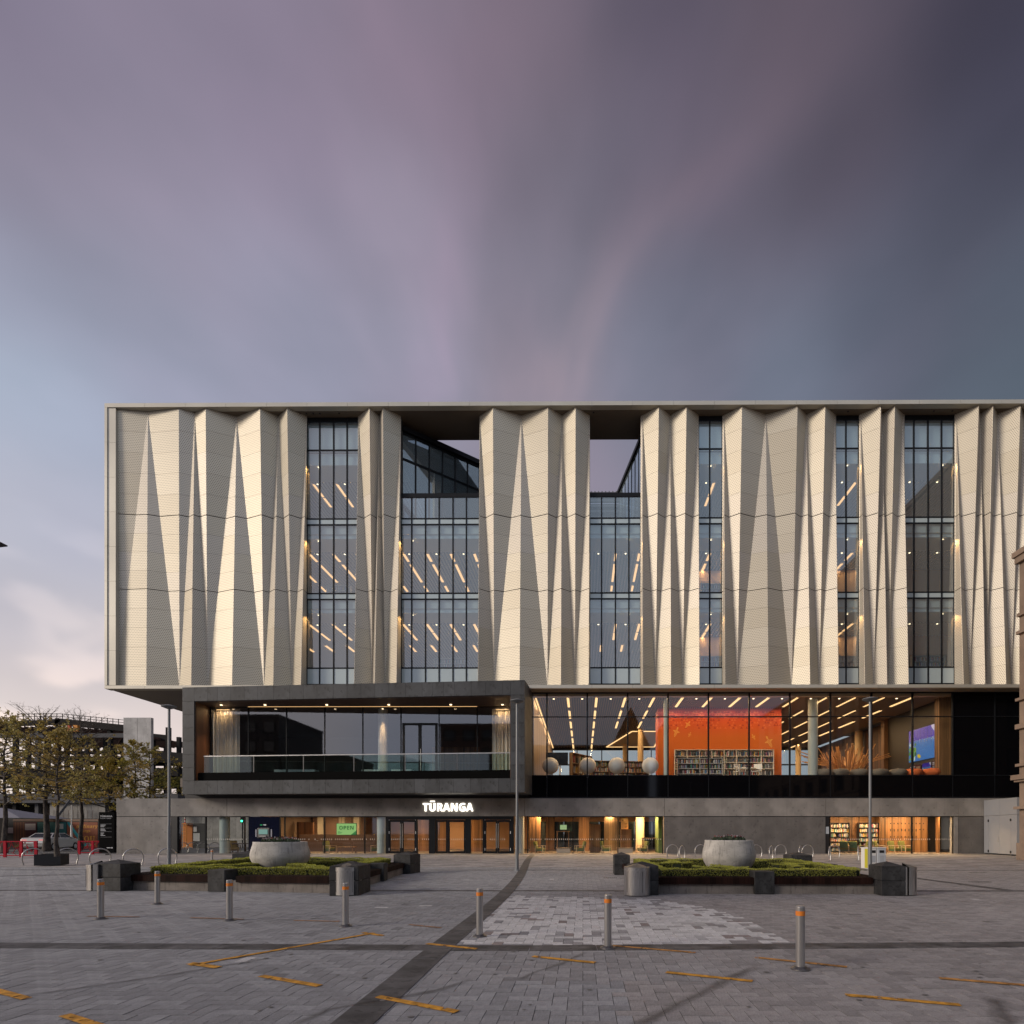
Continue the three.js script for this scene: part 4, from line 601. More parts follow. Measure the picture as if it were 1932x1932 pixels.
  for (const px of [600, 640, 668]) bp('pale_pier', bb(X(px, 49), X(px, 49) + 0.5, 1.5, 3.3, -49.2, -48.9), std(0.4, 0.36, 0.3, 0.7));
  bp('green_wall', bb(X(1242, 45), X(1250, 45), 0, 3.3, -47, -44.9), std(0.09, 0.14, 0.03, 0.8));
  bp('wood_back', [bb(xg(1560), X(1660, 47.3), 0, 3.4, -47.6, -47.3), bb(X(1660, 46.6), X(1750, 46.6), 0, 3.4, -46.9, -46.6), bb(X(1773, 45.6), xg(1802), 0, 3.4, -45.9, -45.6), bb(X(1660, 46.6), X(1660, 46.6) + 0.2, 0, 3.4, -47.6, -46.9)], M.wood);
  bp('dark_doorway', bb(X(1748, 47.5), X(1776, 47.5), 0, 3.4, -48, -47.5), M.black);
  for (let i = 0; i < 10; i++) for (const y of [2.35, 1.85, 1.75, 1.25]) if (!(i > 7 && y < 1.8)) bp('slot', bb(X(1680 + i * 6.9, 46.55), X(1680 + i * 6.9, 46.55) + 0.07, y, y + 0.1, -46.6, -46.58), M.black);
  // ceiling lights of the ground storey
  const panelL = (px, z, k = 22, s = 0.5) => { const x = X(px, z); bp('ceiling_light', bb(x - s / 2, x + s / 2, 3.3, 3.34, -z - s / 2, -z + s / 2), stripGlow); const l = new THREE.RectAreaLight(WARM, k, s, s); l.position.set(x, 3.27, -z); l.rotation.x = -Math.PI / 2; scene.add(l); };
  for (const [px, z, k0] of [[575, 46.5, 18], [650, 46.5, 18], [620, 51, 16], [770, 46.5, 18], [845, 47, 18], [845, 53, 18], [930, 46, 14], [1020, 45.2, 22], [1070, 46.5, 16], [1130, 46.5, 22], [1195, 46.2, 30], [1230, 46, 26], [1150, 52, 16], [1585, 45.4, 40], [1640, 45.4, 40], [1700, 45.1, 40], [1735, 45.1, 40], [1785, 44.8, 30]]) panelL(px, z, k0 * (px > 1500 ? 3.2 : px > 990 ? 6.5 : 6));
  // lit letters over the entrance, each its own
  const let0 = xg(798), H = 0.62, sc = H * 1.37, m = glow(1, 0.93, 0.8, 1.6); let x = let0; const parts = [];
  for (const ch of 'TURANGA') { const g = new TextGeometry(ch, { font, size: sc * 0.72 / 0.985, depth: 0.07, curveSegments: 6, bevelEnabled: false }); g.computeBoundingBox(); parts.push([ch, g, font.data.glyphs[ch].ha / font.data.resolution * sc * 0.72 / 0.985]); }
  const total = parts.reduce((s, p) => s + p[2], 0), kx = (xg(893) - let0) / total;
  for (const [ch, g, adv] of parts) { g.scale(kx, 1, 1); g.translate(x, yg(1530.5), -ZC + 0.03); bp('sign_letter', strip(g), m); if (ch === 'U') { const b = g.boundingBox || (g.computeBoundingBox(), g.boundingBox); g.computeBoundingBox(); bp('sign_letter', bb(g.boundingBox.min.x + 0.05, g.boundingBox.max.x - 0.05, yg(1530.5) + H + 0.1, yg(1530.5) + H + 0.18, -ZC + 0.03, -ZC + 0.1), m); } x += adv * kx; }
}
// ---------------------------------------------------------------- things inside the library
const vcol = (g, c) => { const n = g.attributes.position.count, a = new Float32Array(n * 3); for (let i = 0; i < n; i++) a.set(c, i * 3); g.setAttribute('color', new THREE.BufferAttribute(a, 3)); return g; };
const bookM = new THREE.MeshStandardMaterial({ vertexColors: true, roughness: 0.7 });
const BOOKC = [[0.35, 0.06, 0.04], [0.05, 0.08, 0.2], [0.55, 0.5, 0.4], [0.08, 0.2, 0.1], [0.5, 0.3, 0.06], [0.03, 0.03, 0.035], [0.3, 0.28, 0.26], [0.12, 0.25, 0.35], [0.6, 0.58, 0.55], [0.28, 0.12, 0.2]];
function books(x0, x1, y, z, h, d, r, fill = 0.85) {
  const out = []; let x = x0;
  while (x < x1 - 0.05) { const w = 0.025 + r() * 0.035, hh = h * (0.65 + r() * 0.32); if (r() < fill) { const g = strip(bx(x + w / 2, y + hh / 2, z, w * 0.9, hh, d * (0.8 + r() * 0.2))); out.push(vcol(g, BOOKC[Math.floor(r() * 10)])); } else if (r() < 0.4) x += 0.2; x += w; }
  return out;
}
function bookcase(name, label, { x, y, z, w, h, d = 0.35, bays: nb, shelves, m, turn = 0, seed = 1, fill, group, backM }) {
  const t = thing(name, label, 'bookcase', [x, y, z], turn, group), r = rng(seed), th = 0.045, all = [];
  part('back_panel', bb(-w / 2, w / 2, 0.02, h, -d / 2, -d / 2 + 0.02), backM || m, t);
  for (let i = 0; i <= nb; i++) { const a = mix(-w / 2, w / 2, i / nb); part('upright', bb(a - th / 2, a + th / 2, 0, h, -d / 2 + 0.021, d / 2), m, t); }
  for (let k = 0; k <= shelves; k++) { const yy = mix(0.08, h - th / 2, k / shelves); for (let i = 0; i < nb; i++) { const a = mix(-w / 2, w / 2, i / nb) + th / 2, b = mix(-w / 2, w / 2, (i + 1) / nb) - th / 2; part('shelf', bb(a, b, yy - th / 2, yy + th / 2, -d / 2 + 0.021, d / 2 - 0.01), m, t); if (k < shelves) all.push(...books(a + 0.02, b - 0.02, yy + th / 2, 0.02, (h / shelves) * 0.78, d * 0.6, r, fill)); } }
  const o = part('books', mergeGeometries(all), bookM, t, 'stuff');
  return t;
}
bookcase('bookcase', 'wide white bookcase of eight bays against the orange wall', { x: X(1366, 47.7), y: F1, z: -47.75, w: 8.35, h: 2.78, bays: 8, shelves: 5, m: std(0.7, 0.62, 0.52, 0.6), backM: std(0.34, 0.3, 0.26, 0.7), seed: 4, fill: 0.7 });
bookcase('bookcase', 'low shelf unit packed with books in front of the white bookcase', { x: X(1320, 45.6), y: F1, z: -45.6, w: 3.6, h: 1.78, bays: 2, shelves: 4, m: std(0.5, 0.45, 0.4, 0.6), backM: std(0.2, 0.18, 0.17, 0.7), seed: 6, fill: 0.95 });
bookcase('bookcase', 'timber shelf of books between the third and fourth white balls', { x: X(1187, 50), y: F1, z: -50, w: 3.6, h: 2.1, bays: 3, shelves: 4, m: M.woodPale, backM: M.woodDark, turn: 0.15, seed: 9, fill: 0.95 });
bookcase('bookcase', 'curved timber display shelf behind the second and third white balls', { x: X(1133, 48.5), y: F1, z: -48.5, w: 3.1, h: 1.95, bays: 4, shelves: 4, m: M.woodPale, seed: 12, fill: 0.8, turn: 0.2 });
bookcase('bookcase', 'tall timber shelf seen at a slant left of the second white ball', { x: X(1096, 50), y: F1, z: -50, w: 3.2, h: 2.7, bays: 3, shelves: 3, m: M.woodPale, backM: M.wood, seed: 14, turn: 1.0, fill: 0.5 });
// upper storeys: shelves near the glass
[[640, 45.6, 19.95, 1.9, 'bookcase low behind the glass of the leftmost window bay, middle storey'], [1342, 45.4, 19.95, 1.7, 'bookcase in the narrow bay right of the fourth screen, middle storey'], [1342, 45.4, 14.1, 1.7, 'bookcase in the narrow bay right of the fourth screen, lowest upper storey'], [850, 45.8, 14.1, 2.6, 'long bookcase low behind the glass of the wide bay under the left terrace'], [1598, 45.4, 14.1, 1.3, 'narrow bookcase in the bay between the fifth and sixth screens'], [1750, 45.4, 14.1, 2.6, 'long bookcase behind the glass of the rightmost window bay']].forEach(([px, z, y, w, l], i) => bookcase('bookcase', l, { x: X(px, z), y, z: -z, w, h: 1.75, bays: 2, shelves: 4, m: std(0.5, 0.45, 0.4, 0.6), seed: 50 + i, fill: 0.9 }));
// white balls
{
  const perf = std(0.7, 0.68, 0.65, 0.5, { map: perfBig });
  const t = thing('ball_seat', 'large white perforated ball, leftmost behind the lower glazing', 'ball lamp', [X(1038.6, 45), F1, -45], 0, 'white balls behind the lower glazing');
  part('ball', mv(new THREE.SphereGeometry(0.66, 40, 28), 0, 1.1, 0), perf, t); part('foot', lathe([[0.28, 0], [0.28, 0.05], [0.12, 0.12], [0.1, 0.5]], 20), M.white, t);
  [[1109, 'large white perforated ball in front of the slanted timber shelf'], [1163.5, 'large white perforated ball in front of the curved timber display'], [1227, 'large white perforated ball next to the orange wall']].forEach(([p, l]) => copyOf(t, [X(p, 45), F1, -45], 0, l, 'ball_seat'));
}
// television on a stand, table and chairs left
{
  const t = thing('television', 'black television screen on a stand near the timber side wall', 'television', [X(1051, 51), F1, -51]);
  part('screen', rb(0, 2.45, 0, 2.0, 1.15, 0.08, 0.02), phy(0.01, 0.01, 0.012, 0.15), t); part('stand_post', bb(0.2, 0.32, 0.05, 2, -0.1, -0.04), M.white, t); part('foot', rb(0.2, 0.03, 0, 1.1, 0.06, 0.6, 0.02), M.black, t);
  const w = std(0.7, 0.66, 0.6, 0.5);
  const ch = thing('white_chair', 'white chair left of the round table near the white bookcase', 'chair', [X(1396, 45.6), F1, -45.6], 0.5, 'white chairs by the white bookcase');
  part('seat', rb(0, 0.45, 0, 0.44, 0.04, 0.44, 0.02), w, ch); part('backrest', rb(0, 0.72, -0.2, 0.44, 0.3, 0.035, 0.015), w, ch);
  for (const [a, b] of [[-1, -1], [1, -1], [-1, 1], [1, 1]]) part('leg', tube([a * 0.17, 0.44, b * 0.17], [a * 0.2, 0, b * 0.2], 0.016), w, ch);
  part('arm', sweep([[-0.22, 0.45, 0.18], [-0.25, 0.66, 0.12], [-0.24, 0.68, -0.2], [0, 0.72, -0.24], [0.24, 0.68, -0.2], [0.25, 0.66, 0.12], [0.22, 0.45, 0.18]], 0.02), w, ch);
  ch.scale.setScalar(1.55); copyOf(ch, [X(1428, 45.6), F1, -45.6], -0.6, 'white chair right of the round table near the white bookcase', 'white_chair').scale.setScalar(1.55);
  const tb = thing('round_table', 'small white round table between two white chairs', 'table', [X(1413, 45.9), F1, -45.9]); part('tabletop', mv(new THREE.CylinderGeometry(0.6, 0.6, 0.04, 28), 0, 0.95, 0), w, tb); part('pedestal', lathe([[0.3, 0], [0.3, 0.03], [0.05, 0.08], [0.05, 0.93]], 18), w, tb);
}
// bean bags by the window
{
  const mk = (m) => { const t = thing('bean_bag', 'tmp', 'bean bag', [0, 0, 0], 0, m.g); const g = new THREE.SphereGeometry(0.72, 36, 24), p = g.attributes.position; for (let i = 0; i < p.count; i++) { const x = p.getX(i), y = p.getY(i), z = p.getZ(i), a = Math.atan2(z, x), k = 1 + 0.05 * Math.sin(a * 6) * (y > 0 ? y : 0.2); p.setXYZ(i, x * k, Math.max(-0.32, y * (y > 0 ? 0.62 : 0.55)) + 0.33 - 0.12 * smooth(0.4, 0.72, y), z * k * 0.95); } g.computeVertexNormals(); part('cushion', g, m.m, t); part('gathered_top', mv(new THREE.CylinderGeometry(0.03, 0.1, 0.09, 10), 0, 0.68, 0), m.m, t); return t; };
  const a = mk({ m: std(0.13, 0.11, 0.09, 0.9), g: 'grey bean bags on the window ledge' }), b = mk({ m: std(0.55, 0.12, 0.03, 0.85), g: 'orange bean bags on the window ledge' });
  const bl = { m: M.black };
  [[1554, 'dark grey bean bag half hidden right of the grey column'], [1585, 'dark grey bean bag in front of the stick sculpture'], [1621, 'dark grey bean bag in front of the timber column'], [1659, 'dark grey bean bag just right of the tall lamp post'], [1694, 'dark grey bean bag next to the orange ones']].forEach(([p, l], i) => { const o = i ? copyOf(a, [X(p, 45.1), F1 + 0.2, -45.1], i, l, 'bean_bag') : a; o.position.set(X(p, 45.1), F1 + 0.2, -45.1); o.userData.label = l; });
  b.position.set(X(1723, 45.1), F1 + 0.2, -45.1); b.userData.label = 'orange bean bag next to the dark grey ones'; copyOf(b, [X(1757, 45), F1 + 0.22, -45], 2, 'orange bean bag under the digital screen, nearest the timber end panel', 'bean_bag');
}
{ // stick sculpture
  const stickM = std(0.5, 0.27, 0.12, 0.6);
  const t = thing('stick_sculpture', 'tree-like sculpture of many timber sticks spreading from a bundle', 'sculpture', [X(1596, 54), F1, -54]), r = rng(21);
  for (let k = 0; k < 84; k++) { const a = r() * 6.283, flat = k > 64, r0 = 0.15 + r() * 0.5, sp = flat ? 3 + r() * 4 : 0.6 + r() * 2.4, h = flat ? 2.6 + r() * 0.8 : 2.6 + r() * 1.6, y0 = flat ? 2 : 0.0; part('stick', bar([Math.cos(a) * r0, y0, Math.sin(a) * r0], [Math.cos(a) * sp, h, Math.sin(a) * sp * (flat ? 0.5 : 1)], 0.09, 0.06), stickM, t); }
}
// ground storey: armchairs, tables, kiosks
{
  const greenA = std(0.12, 0.125, 0.03, 0.9), greenB = std(0.045, 0.11, 0.055, 0.9), fr = std(0.4, 0.3, 0.19, 0.5), yel = std(0.6, 0.36, 0.08, 0.8);
  const mk = (name, label, mA, mB, group) => { const t = thing(name, label, 'armchair', [0, 0, 0], 0, group);
    part('seat', rb(0, 0.33, 0.02, 0.6, 0.16, 0.62, 0.04), mA, t); part('base_cushion', rb(0, 0.2, 0, 0.6, 0.1, 0.6, 0.03), mB, t); const b = rb(0, 0.3, 0, 0.6, 0.6, 0.14, 0.05); b.rotateX(-0.2); b.translate(0, 0.36, -0.27); part('backrest', b, mA, t);
    const bk = rb(0, 0.3, 0, 0.58, 0.5, 0.04, 0.015); bk.rotateX(-0.2); bk.translate(0, 0.34, -0.36); part('back_shell', bk, mB, t);
    for (const s of [-1, 1]) { part('arm', bb(s * 0.36 - 0.03, s * 0.36 + 0.03, 0.56, 0.6, -0.32, 0.36), fr, t); for (const z of [-0.3, 0.33]) part('leg', bb(s * 0.36 - 0.025, s * 0.36 + 0.025, 0, 0.56, z - 0.025, z + 0.025), fr, t); }
    return t; };
  const a = mk('armchair', 'green armchair side-on, leftmost behind the glass right of the entrance', greenA, greenB, 'green armchairs of the ground storey'); a.position.set(X(1019, 45), 0.02, -45); a.rotation.y = 1.35;
  [[1094, 45, -1.35, 'green armchair facing left, right of the timber arch table'], [1144, 45, 1.35, 'green armchair side-on in front of the second timber locker'], [1212, 45, -1.3, 'green armchair in front of the pale lit column'], [1593, 45.6, 2.6, 'green armchair seen from behind, left of the pair by the magazine shelves'], [1610, 45.6, 2.6, 'green armchair seen from behind, right of the pair by the magazine shelves'], [1688, 45.4, 0.35, 'green armchair facing out, left of the pair by the slotted timber wall'], [1708, 45.4, 0.35, 'green armchair facing out, right of the pair by the slotted timber wall'], [1634, 45, -1.2, 'low green armchair half hidden by the bike hoop near the bin'], [622, 45.4, 1.2, 'green armchair left under the open sign screen'], [708, 45.4, -1.2, 'green armchair left of the column beside the entrance'], [1661, 45.8, 0.9, 'green armchair right behind the white and yellow bin']].forEach(([p, z, t, l]) => copyOf(a, [X(p, z), 0.02, -z], t, l, 'armchair'));
  const y = mk('armchair', 'yellow armchair behind the glass right of the left pale column', yel, std(0.4, 0.2, 0.05, 0.8), 'yellow armchair of the ground storey'); y.position.set(X(442, 46), 0.02, -46); y.rotation.y = 0.8;
  const table = (x, z, l, w = 1.4, h = 0.7, m = M.wood) => { const t = thing('timber_table', l, 'table', [x, 0.02, z]); part('tabletop', bb(-w / 2, w / 2, h - 0.06, h, -0.4, 0.4), m, t); for (const [p, q] of [[-1, -1], [1, -1], [-1, 1], [1, 1]]) part('leg', bb(p * (w / 2 - 0.06) - 0.03, p * (w / 2 - 0.06) + 0.03, 0, h - 0.06, q * 0.34 - 0.03, q * 0.34 + 0.03), m, t); return t; };
  table(X(1062, 45.4), -45.4, 'tall timber arch table with a small screen on it', 1.05, 1.75); table(X(1233, 46.4), -46.4, 'high timber bench table next to the green wall', 1.9, 1.2);
  table(X(654, 45.2), -45.2, 'low timber table under the open sign screen', 1.3, 0.5); table(X(456, 46.5), -46.5, 'timber table right of the yellow armchair', 1.2, 0.75, M.woodDark);
  const low = (p, w, l) => { const t = thing('low_bench', l, 'bench', [X(p, 44.9), 0.02, -44.9]); part('seat', bb(-w / 2, w / 2, 0.36, 0.44, -0.25, 0.25), M.woodPale, t); part('plinth', bb(-w / 2 + 0.05, w / 2 - 0.05, 0, 0.36, -0.22, 0.22), std(0.35, 0.3, 0.26, 0.8), t); };
  low(1063, 1.2, 'low pale bench in front of the timber arch table'); low(1179, 1.3, 'low pale bench in front of the right timber locker');
  const k = thing('small_screen', 'small lit green screen standing on the tall timber arch table', 'screen', [X(1063, 45.4), 1.77, -45.4]); part('display_screen', bb(-0.27, 0.27, 0.12, 0.5, -0.02, 0.02), glow(0.3, 0.42, 0.2, 0.5), k); part('foot', bb(-0.1, 0.1, 0, 0.12, -0.06, 0.06), M.black, k);
  for (const [p, w, h, l] of [[1123, 0.85, 2.3, 'tall timber locker behind the glass, left of the lit direction board'], [1181, 0.85, 1.9, 'timber cabinet under the lit direction board']]) { const t = thing('timber_cabinet', l, 'cabinet', [X(p, 46), 0.02, -46]); part('body', bb(-w / 2, w / 2, 0, h, -0.3, 0.3), M.wood, t); for (let i = 0; i < 4; i++) part('front_board', bb(-w / 2 + i * w / 4 + 0.01, -w / 2 + (i + 1) * w / 4 - 0.01, 0.05, h - 0.03, 0.3, 0.315), M.wood, t); }
  const dir = canvasTex(128, 224, (c, w, h) => { c.fillStyle = '#e8c890'; c.fillRect(0, 0, w, h); c.fillStyle = '#4a3018'; c.font = 'bold 44px sans-serif'; c.fillText('G', 14, 56); for (let i = 0; i < 4; i++) { c.fillRect(64, 100 + i * 30, 48 - (i % 2) * 8, 9); c.fillRect(22, 100 + i * 30, 6, 6); } });
  const d = thing('direction_board', 'pale direction board with a letter G standing above the timber cabinet', 'sign', [X(1178.5, 46), 1.92, -46]); part('board', [bb(-0.3, 0.3, 0, 0.9, -0.03, 0)], M.woodPale, d); const pg = new THREE.PlaneGeometry(0.58, 0.88); pg.translate(0, 0.45, 0.004); part('sign_print', pg, std(1, 1, 1, 0.6, { map: dir }), d);
  for (const [p0, p1, l, s] of [[1566, 1602, 'lit magazine shelves at the left end of the right ground window', 3], [1620, 1658, 'lit magazine shelves behind the right lamp post', 5]]) { const x0 = X(p0, 46.8), x1 = X(p1, 46.8); bookcase('bookcase', l, { x: (x0 + x1) / 2, y: 0.02, z: -46.9, w: x1 - x0, h: 2.45, d: 0.4, bays: 1, shelves: 6, m: M.black, seed: s, fill: 0.98, backM: M.woodDark }); }
  // open sign screen hanging behind the glass
  const open = canvasTex(256, 160, (c, w, h) => { c.fillStyle = '#aadc84'; c.fillRect(0, 0, w, h); c.fillStyle = '#1c5a2c'; c.font = 'bold 74px sans-serif'; c.textAlign = 'center'; c.fillText('OPEN', w / 2, 86); c.fillStyle = '#86d860'; for (let i = 0; i < 30; i++) c.fillRect(30 + hash(i, 1) * 196, 30 + hash(i, 2) * 52, 6, 4); c.fillStyle = '#3a8a48'; c.fillRect(16, 112, 30, 6); c.fillRect(16, 124, 56, 6); c.fillRect(16, 136, 44, 6); c.beginPath(); c.moveTo(w, 100); c.lineTo(w, h); c.lineTo(w - 70, h); c.fill(); });
  const os = thing('open_sign_screen', 'bright green screen reading OPEN behind the glass left of the entrance', 'screen', [X(654, 44), EYE + (CY - 1575) * 44 / FOC, -44]); const om = new THREE.MeshStandardMaterial({ color: 0x050505, roughness: 0.3 }); om.emissive.setRGB(1, 1, 1); om.emissiveMap = open; om.emissiveIntensity = 0.34; const og = new THREE.PlaneGeometry(1.54, 0.88); og.translate(0, 0.44, 0.031); part('display_screen', og, om, os); part('casing', rb(0, 0.44, 0, 1.6, 0.94, 0.06, 0.02), M.black, os); for (const s of [-0.4, 0.4]) part('hanger', tube([s, 0.9, 0], [s, 2, 0], 0.012), M.black, os);
  // cash machine set in the navy wall
  const tsb = canvasTex(256, 64, (c, w, h) => { c.fillStyle = '#04060e'; c.fillRect(0, 0, w, h); c.fillStyle = '#20b070'; c.beginPath(); c.moveTo(8, 32); c.quadraticCurveTo(46, -4, 96, 32); c.quadraticCurveTo(46, 68, 8, 32); c.fill(); c.fillStyle = '#fff'; c.font = 'bold 54px sans-serif'; c.fillText('TSB', 116, 51); });
  const m = thing('cash_machine', 'grey cash machine set in the navy panel behind the left bowl planter', 'cash machine', [X(497, 43.5), 0.9, -43.55]);
  part('surround', rb(0, 0.72, 0.03, 0.92, 0.8, 0.06, 0.03), M.steelDark, m); part('display_screen', bb(-0.34, 0.34, 0.62, 1.0, 0.09, 0.1), glow(0.12, 0.25, 0.22, 0.5), m); part('keypad', rb(0, 0.46, 0.12, 0.5, 0.1, 0.1, 0.01), M.steel, m); part('slot_panel', bb(-0.4, 0.4, 0.34, 0.4, 0.09, 0.1), M.black, m); for (const s of [-1, 1]) part('side_label', bb(s * 0.6 - 0.05, s * 0.6 + 0.05, 0.42, 1.0, 0, 0.02), std(0.3, 0.3, 0.34, 0.5), m);
  const sg = new THREE.PlaneGeometry(0.62, 0.16); sg.translate(0.0, 1.34, 0.03); const sm = new THREE.MeshStandardMaterial({ color: 0x020202 }); sm.emissive.setRGB(1, 1, 1); sm.emissiveMap = tsb; sm.emissiveIntensity = 0.3; part('lit_sign', sg, sm, m);
}
// ---------------------------------------------------------------- plaza furniture
const leafGeo = (() => { const g = new THREE.BufferGeometry(); g.setAttribute('position', new THREE.Float32BufferAttribute([0, 0, 0, 0.5, 0.45, 0.12, 0, 1, 0, -0.5, 0.45, 0.12], 3)); g.setAttribute('uv', new THREE.Float32BufferAttribute([0.5, 0, 1, 0.5, 0.5, 1, 0, 0.5], 2)); g.setIndex([0, 1, 2, 0, 2, 3]); g.computeVertexNormals(); return g; })();
function scatter(name, parent, n, place, geo, m, r, colour) {            // many leaves as one part
  const im = new THREE.InstancedMesh(geo, m, n), d = new THREE.Object3D(), c = new THREE.Color();
  for (let k = 0; k < n; k++) { place(d, k, r); d.updateMatrix(); im.setMatrixAt(k, d.matrix); if (colour) { colour(c, k, r, d); im.setColorAt(k, c); } }
  im.name = name; im.castShadow = im.receiveShadow = true; im.userData.kind = 'stuff'; parent.add(im); return im;
}
const leafM = phy(1, 1, 1, 0.9, { transmission: 0.42, thickness: 0, side: THREE.DoubleSide });
// planter beds: a seat wall with timber bench tops and basalt blocks, a clipped hedge, a big bowl
function planter(cs, label, opts) {
  // cs: front-left, front-right, back-right, back-left corners on the ground
  const cx = cs.reduce((s, c) => s + c[0], 0) / 4, cz = cs.reduce((s, c) => s + c[1], 0) / 4;
  const t = thing('planter_bed', label, 'planter', [cx, 0, cz], 0, 'raised planter beds of the plaza');
  const L = cs.map(([x, z]) => [x - cx, z - cz]), lerp = (a, b, k) => [mix(a[0], b[0], k), mix(a[1], b[1], k)];
  part('soil', plan([...L].reverse().map(([x, z]) => [x * 0.9, z * 0.9]).reverse(), 0, 0.28), std(0.03, 0.024, 0.02, 0.95), t);
  for (let e = 0; e < 4; e++) {
    const a = L[e], b = L[(e + 1) % 4], dx = b[0] - a[0], dz = b[1] - a[1], len = Math.hypot(dx, dz), u = [dx / len, dz / len], nrm = [u[1], -u[0]];
    const P = (k, inw, y) => [a[0] + u[0] * k * len - nrm[0] * -inw, y, a[1] + u[1] * k * len + nrm[1] * inw];
    const quad = (k0, k1, i0, i1, y0, y1) => plan([P(k0, i0), P(k1, i0), P(k1, i1), P(k0, i1)].map((p) => [p[0], p[2]]), y0, y1);
    part('seat_wall', quad(0.02, 0.98, 0.07, 0.4, 0, 0.3), M.seatWall, t);
    part('capping', quad(0.03, 0.97, 0.4, 0.55, 0.1, 0.38), M.seatWall, t);
    for (const [k0, k1] of [[0.055, 0.47], [0.53, 0.945]]) {
      part('bench_front', quad(k0, k1, 0.0, 0.06, 0.26, 0.43), M.bench, t);
      for (let s = 0; s < 4; s++) part('bench_slat', quad(k0, k1, 0.075 + s * 0.11, 0.165 + s * 0.11, 0.38, 0.44), M.bench, t);
    }
    for (const k of opts.mids[e]) { const p = P(k, 0.2, 0); const g = rb(0, 0.3, 0, 0.52, 0.6, 0.5, 0.02), top = rb(0, 0.3, 0, 0.5, 0.6, 0.48, 0.02); g.rotateY(-Math.atan2(u[1], u[0])); g.translate(p[0], 0, p[2]); part('low_block', g, M.basalt, t); }
    const c = opts.corners[e]; if (c) {
      const ang = -Math.atan2(u[1], u[0]) + (c.turn || 0), geo = [rb(0, 0.19, 0, c.w || 0.9, 0.375, c.d || 0.55, 0.015), rb(0, 0.57, 0, c.w || 0.9, 0.37, c.d || 0.55, 0.015)];
      const ridge = slabRoof(c.w || 0.9, c.d || 0.55, 0.755, 0.11);
      for (const g of [...geo, ridge]) { g.rotateY(ang); g.translate(a[0] + (c.x || 0), 0, a[1] + (c.z || 0)); part('corner_block', g, M.basalt, t); }
    }
  }
  return { t, cx, cz, L };
}
function slabRoof(w, d, y, h) { const g = new THREE.ConeGeometry(1, h, 4, 1).toNonIndexed(); g.rotateY(Math.PI / 4); g.scale(w / Math.SQRT2, 1, d / Math.SQRT2); g.translate(0, y + h / 2, 0); g.computeVertexNormals(); return g; }
function hedge(label, p, strips, seed) {
  const t = thing('clipped_hedge', label, 'hedge', [p.cx, 0, p.cz], 0, 'clipped hedges in the planter beds'), r = rng(seed), cores = [], spots = []; let tot = 0;
  for (const [a, b, w, h] of strips) { const dx = b[0] - a[0], dz = b[1] - a[1], len = Math.hypot(dx, dz), u = [dx / len, dz / len], n = [-u[1], u[0]], y0 = 0.2;
    cores.push(plan([[a[0] + n[0] * (w / 2 - 0.03), a[1] + n[1] * (w / 2 - 0.03)], [b[0] + n[0] * (w / 2 - 0.03), b[1] + n[1] * (w / 2 - 0.03)], [b[0] - n[0] * (w / 2 - 0.03), b[1] - n[1] * (w / 2 - 0.03)], [a[0] - n[0] * (w / 2 - 0.03), a[1] - n[1] * (w / 2 - 0.03)]], y0, y0 + h - 0.03));
    spots.push({ a, u, n, w, h, len, y0, s: len * (w + 2 * h) + w * h * 2 }); tot += spots[spots.length - 1].s; }
  part('stems', cores, std(0.014, 0.02, 0.006, 0.95), t);
  const N = 90000; let acc = 0; const cum = spots.map((s) => (acc += s.s / tot));
  scatter('foliage', t, N, (d, k, q) => {
    const v = q(), s = spots[cum.findIndex((c) => c >= v)] || spots[0]; const P = s.w + 2 * s.h; let m = q() * P, off, y, up; const l = q() * s.len, wav = 0.018 * Math.sin(l * 7 + s.len) + 0.02 * (fbm(l * 2.2 + s.a[0] * 3, s.len, 2) - 0.5);
    let ny, no; if (q() < 0.03) { off = (q() - 0.5) * s.w; y = q() * s.h; ny = 0.3; no = off; } else if (m < s.h) { off = -s.w / 2; y = m; ny = 0.35; no = -1; } else if (m < s.h + s.w) { off = m - s.h - s.w / 2; y = s.h + wav; ny = 1; no = 0; } else { off = s.w / 2; y = m - s.h - s.w; ny = 0.35; no = 1; }
    off += (q() - 0.5) * 0.016; y += (q() - 0.5) * 0.016;
    d.position.set(s.a[0] + s.u[0] * l + s.n[0] * off, s.y0 + y, s.a[1] + s.u[1] * l + s.n[1] * off);
    d.rotation.set(ny > 0.5 ? -1.2 + q() * 0.9 : q() * 1.2 - 0.6, q() * 6.28, q() * 1.0 - 0.5); const z = 0.02 + q() * 0.016; d.scale.set(z, z * 1.2, z); d.userData.top = ny;
  }, leafGeo, leafM, r, (c, k, q, d) => { const t = 0.55 + q() * 0.85, top = d.userData.top > 0.5 ? 1.15 : 0.8; c.setRGB(0.33 * t * top, 0.34 * t * top, 0.035 * t); });
}
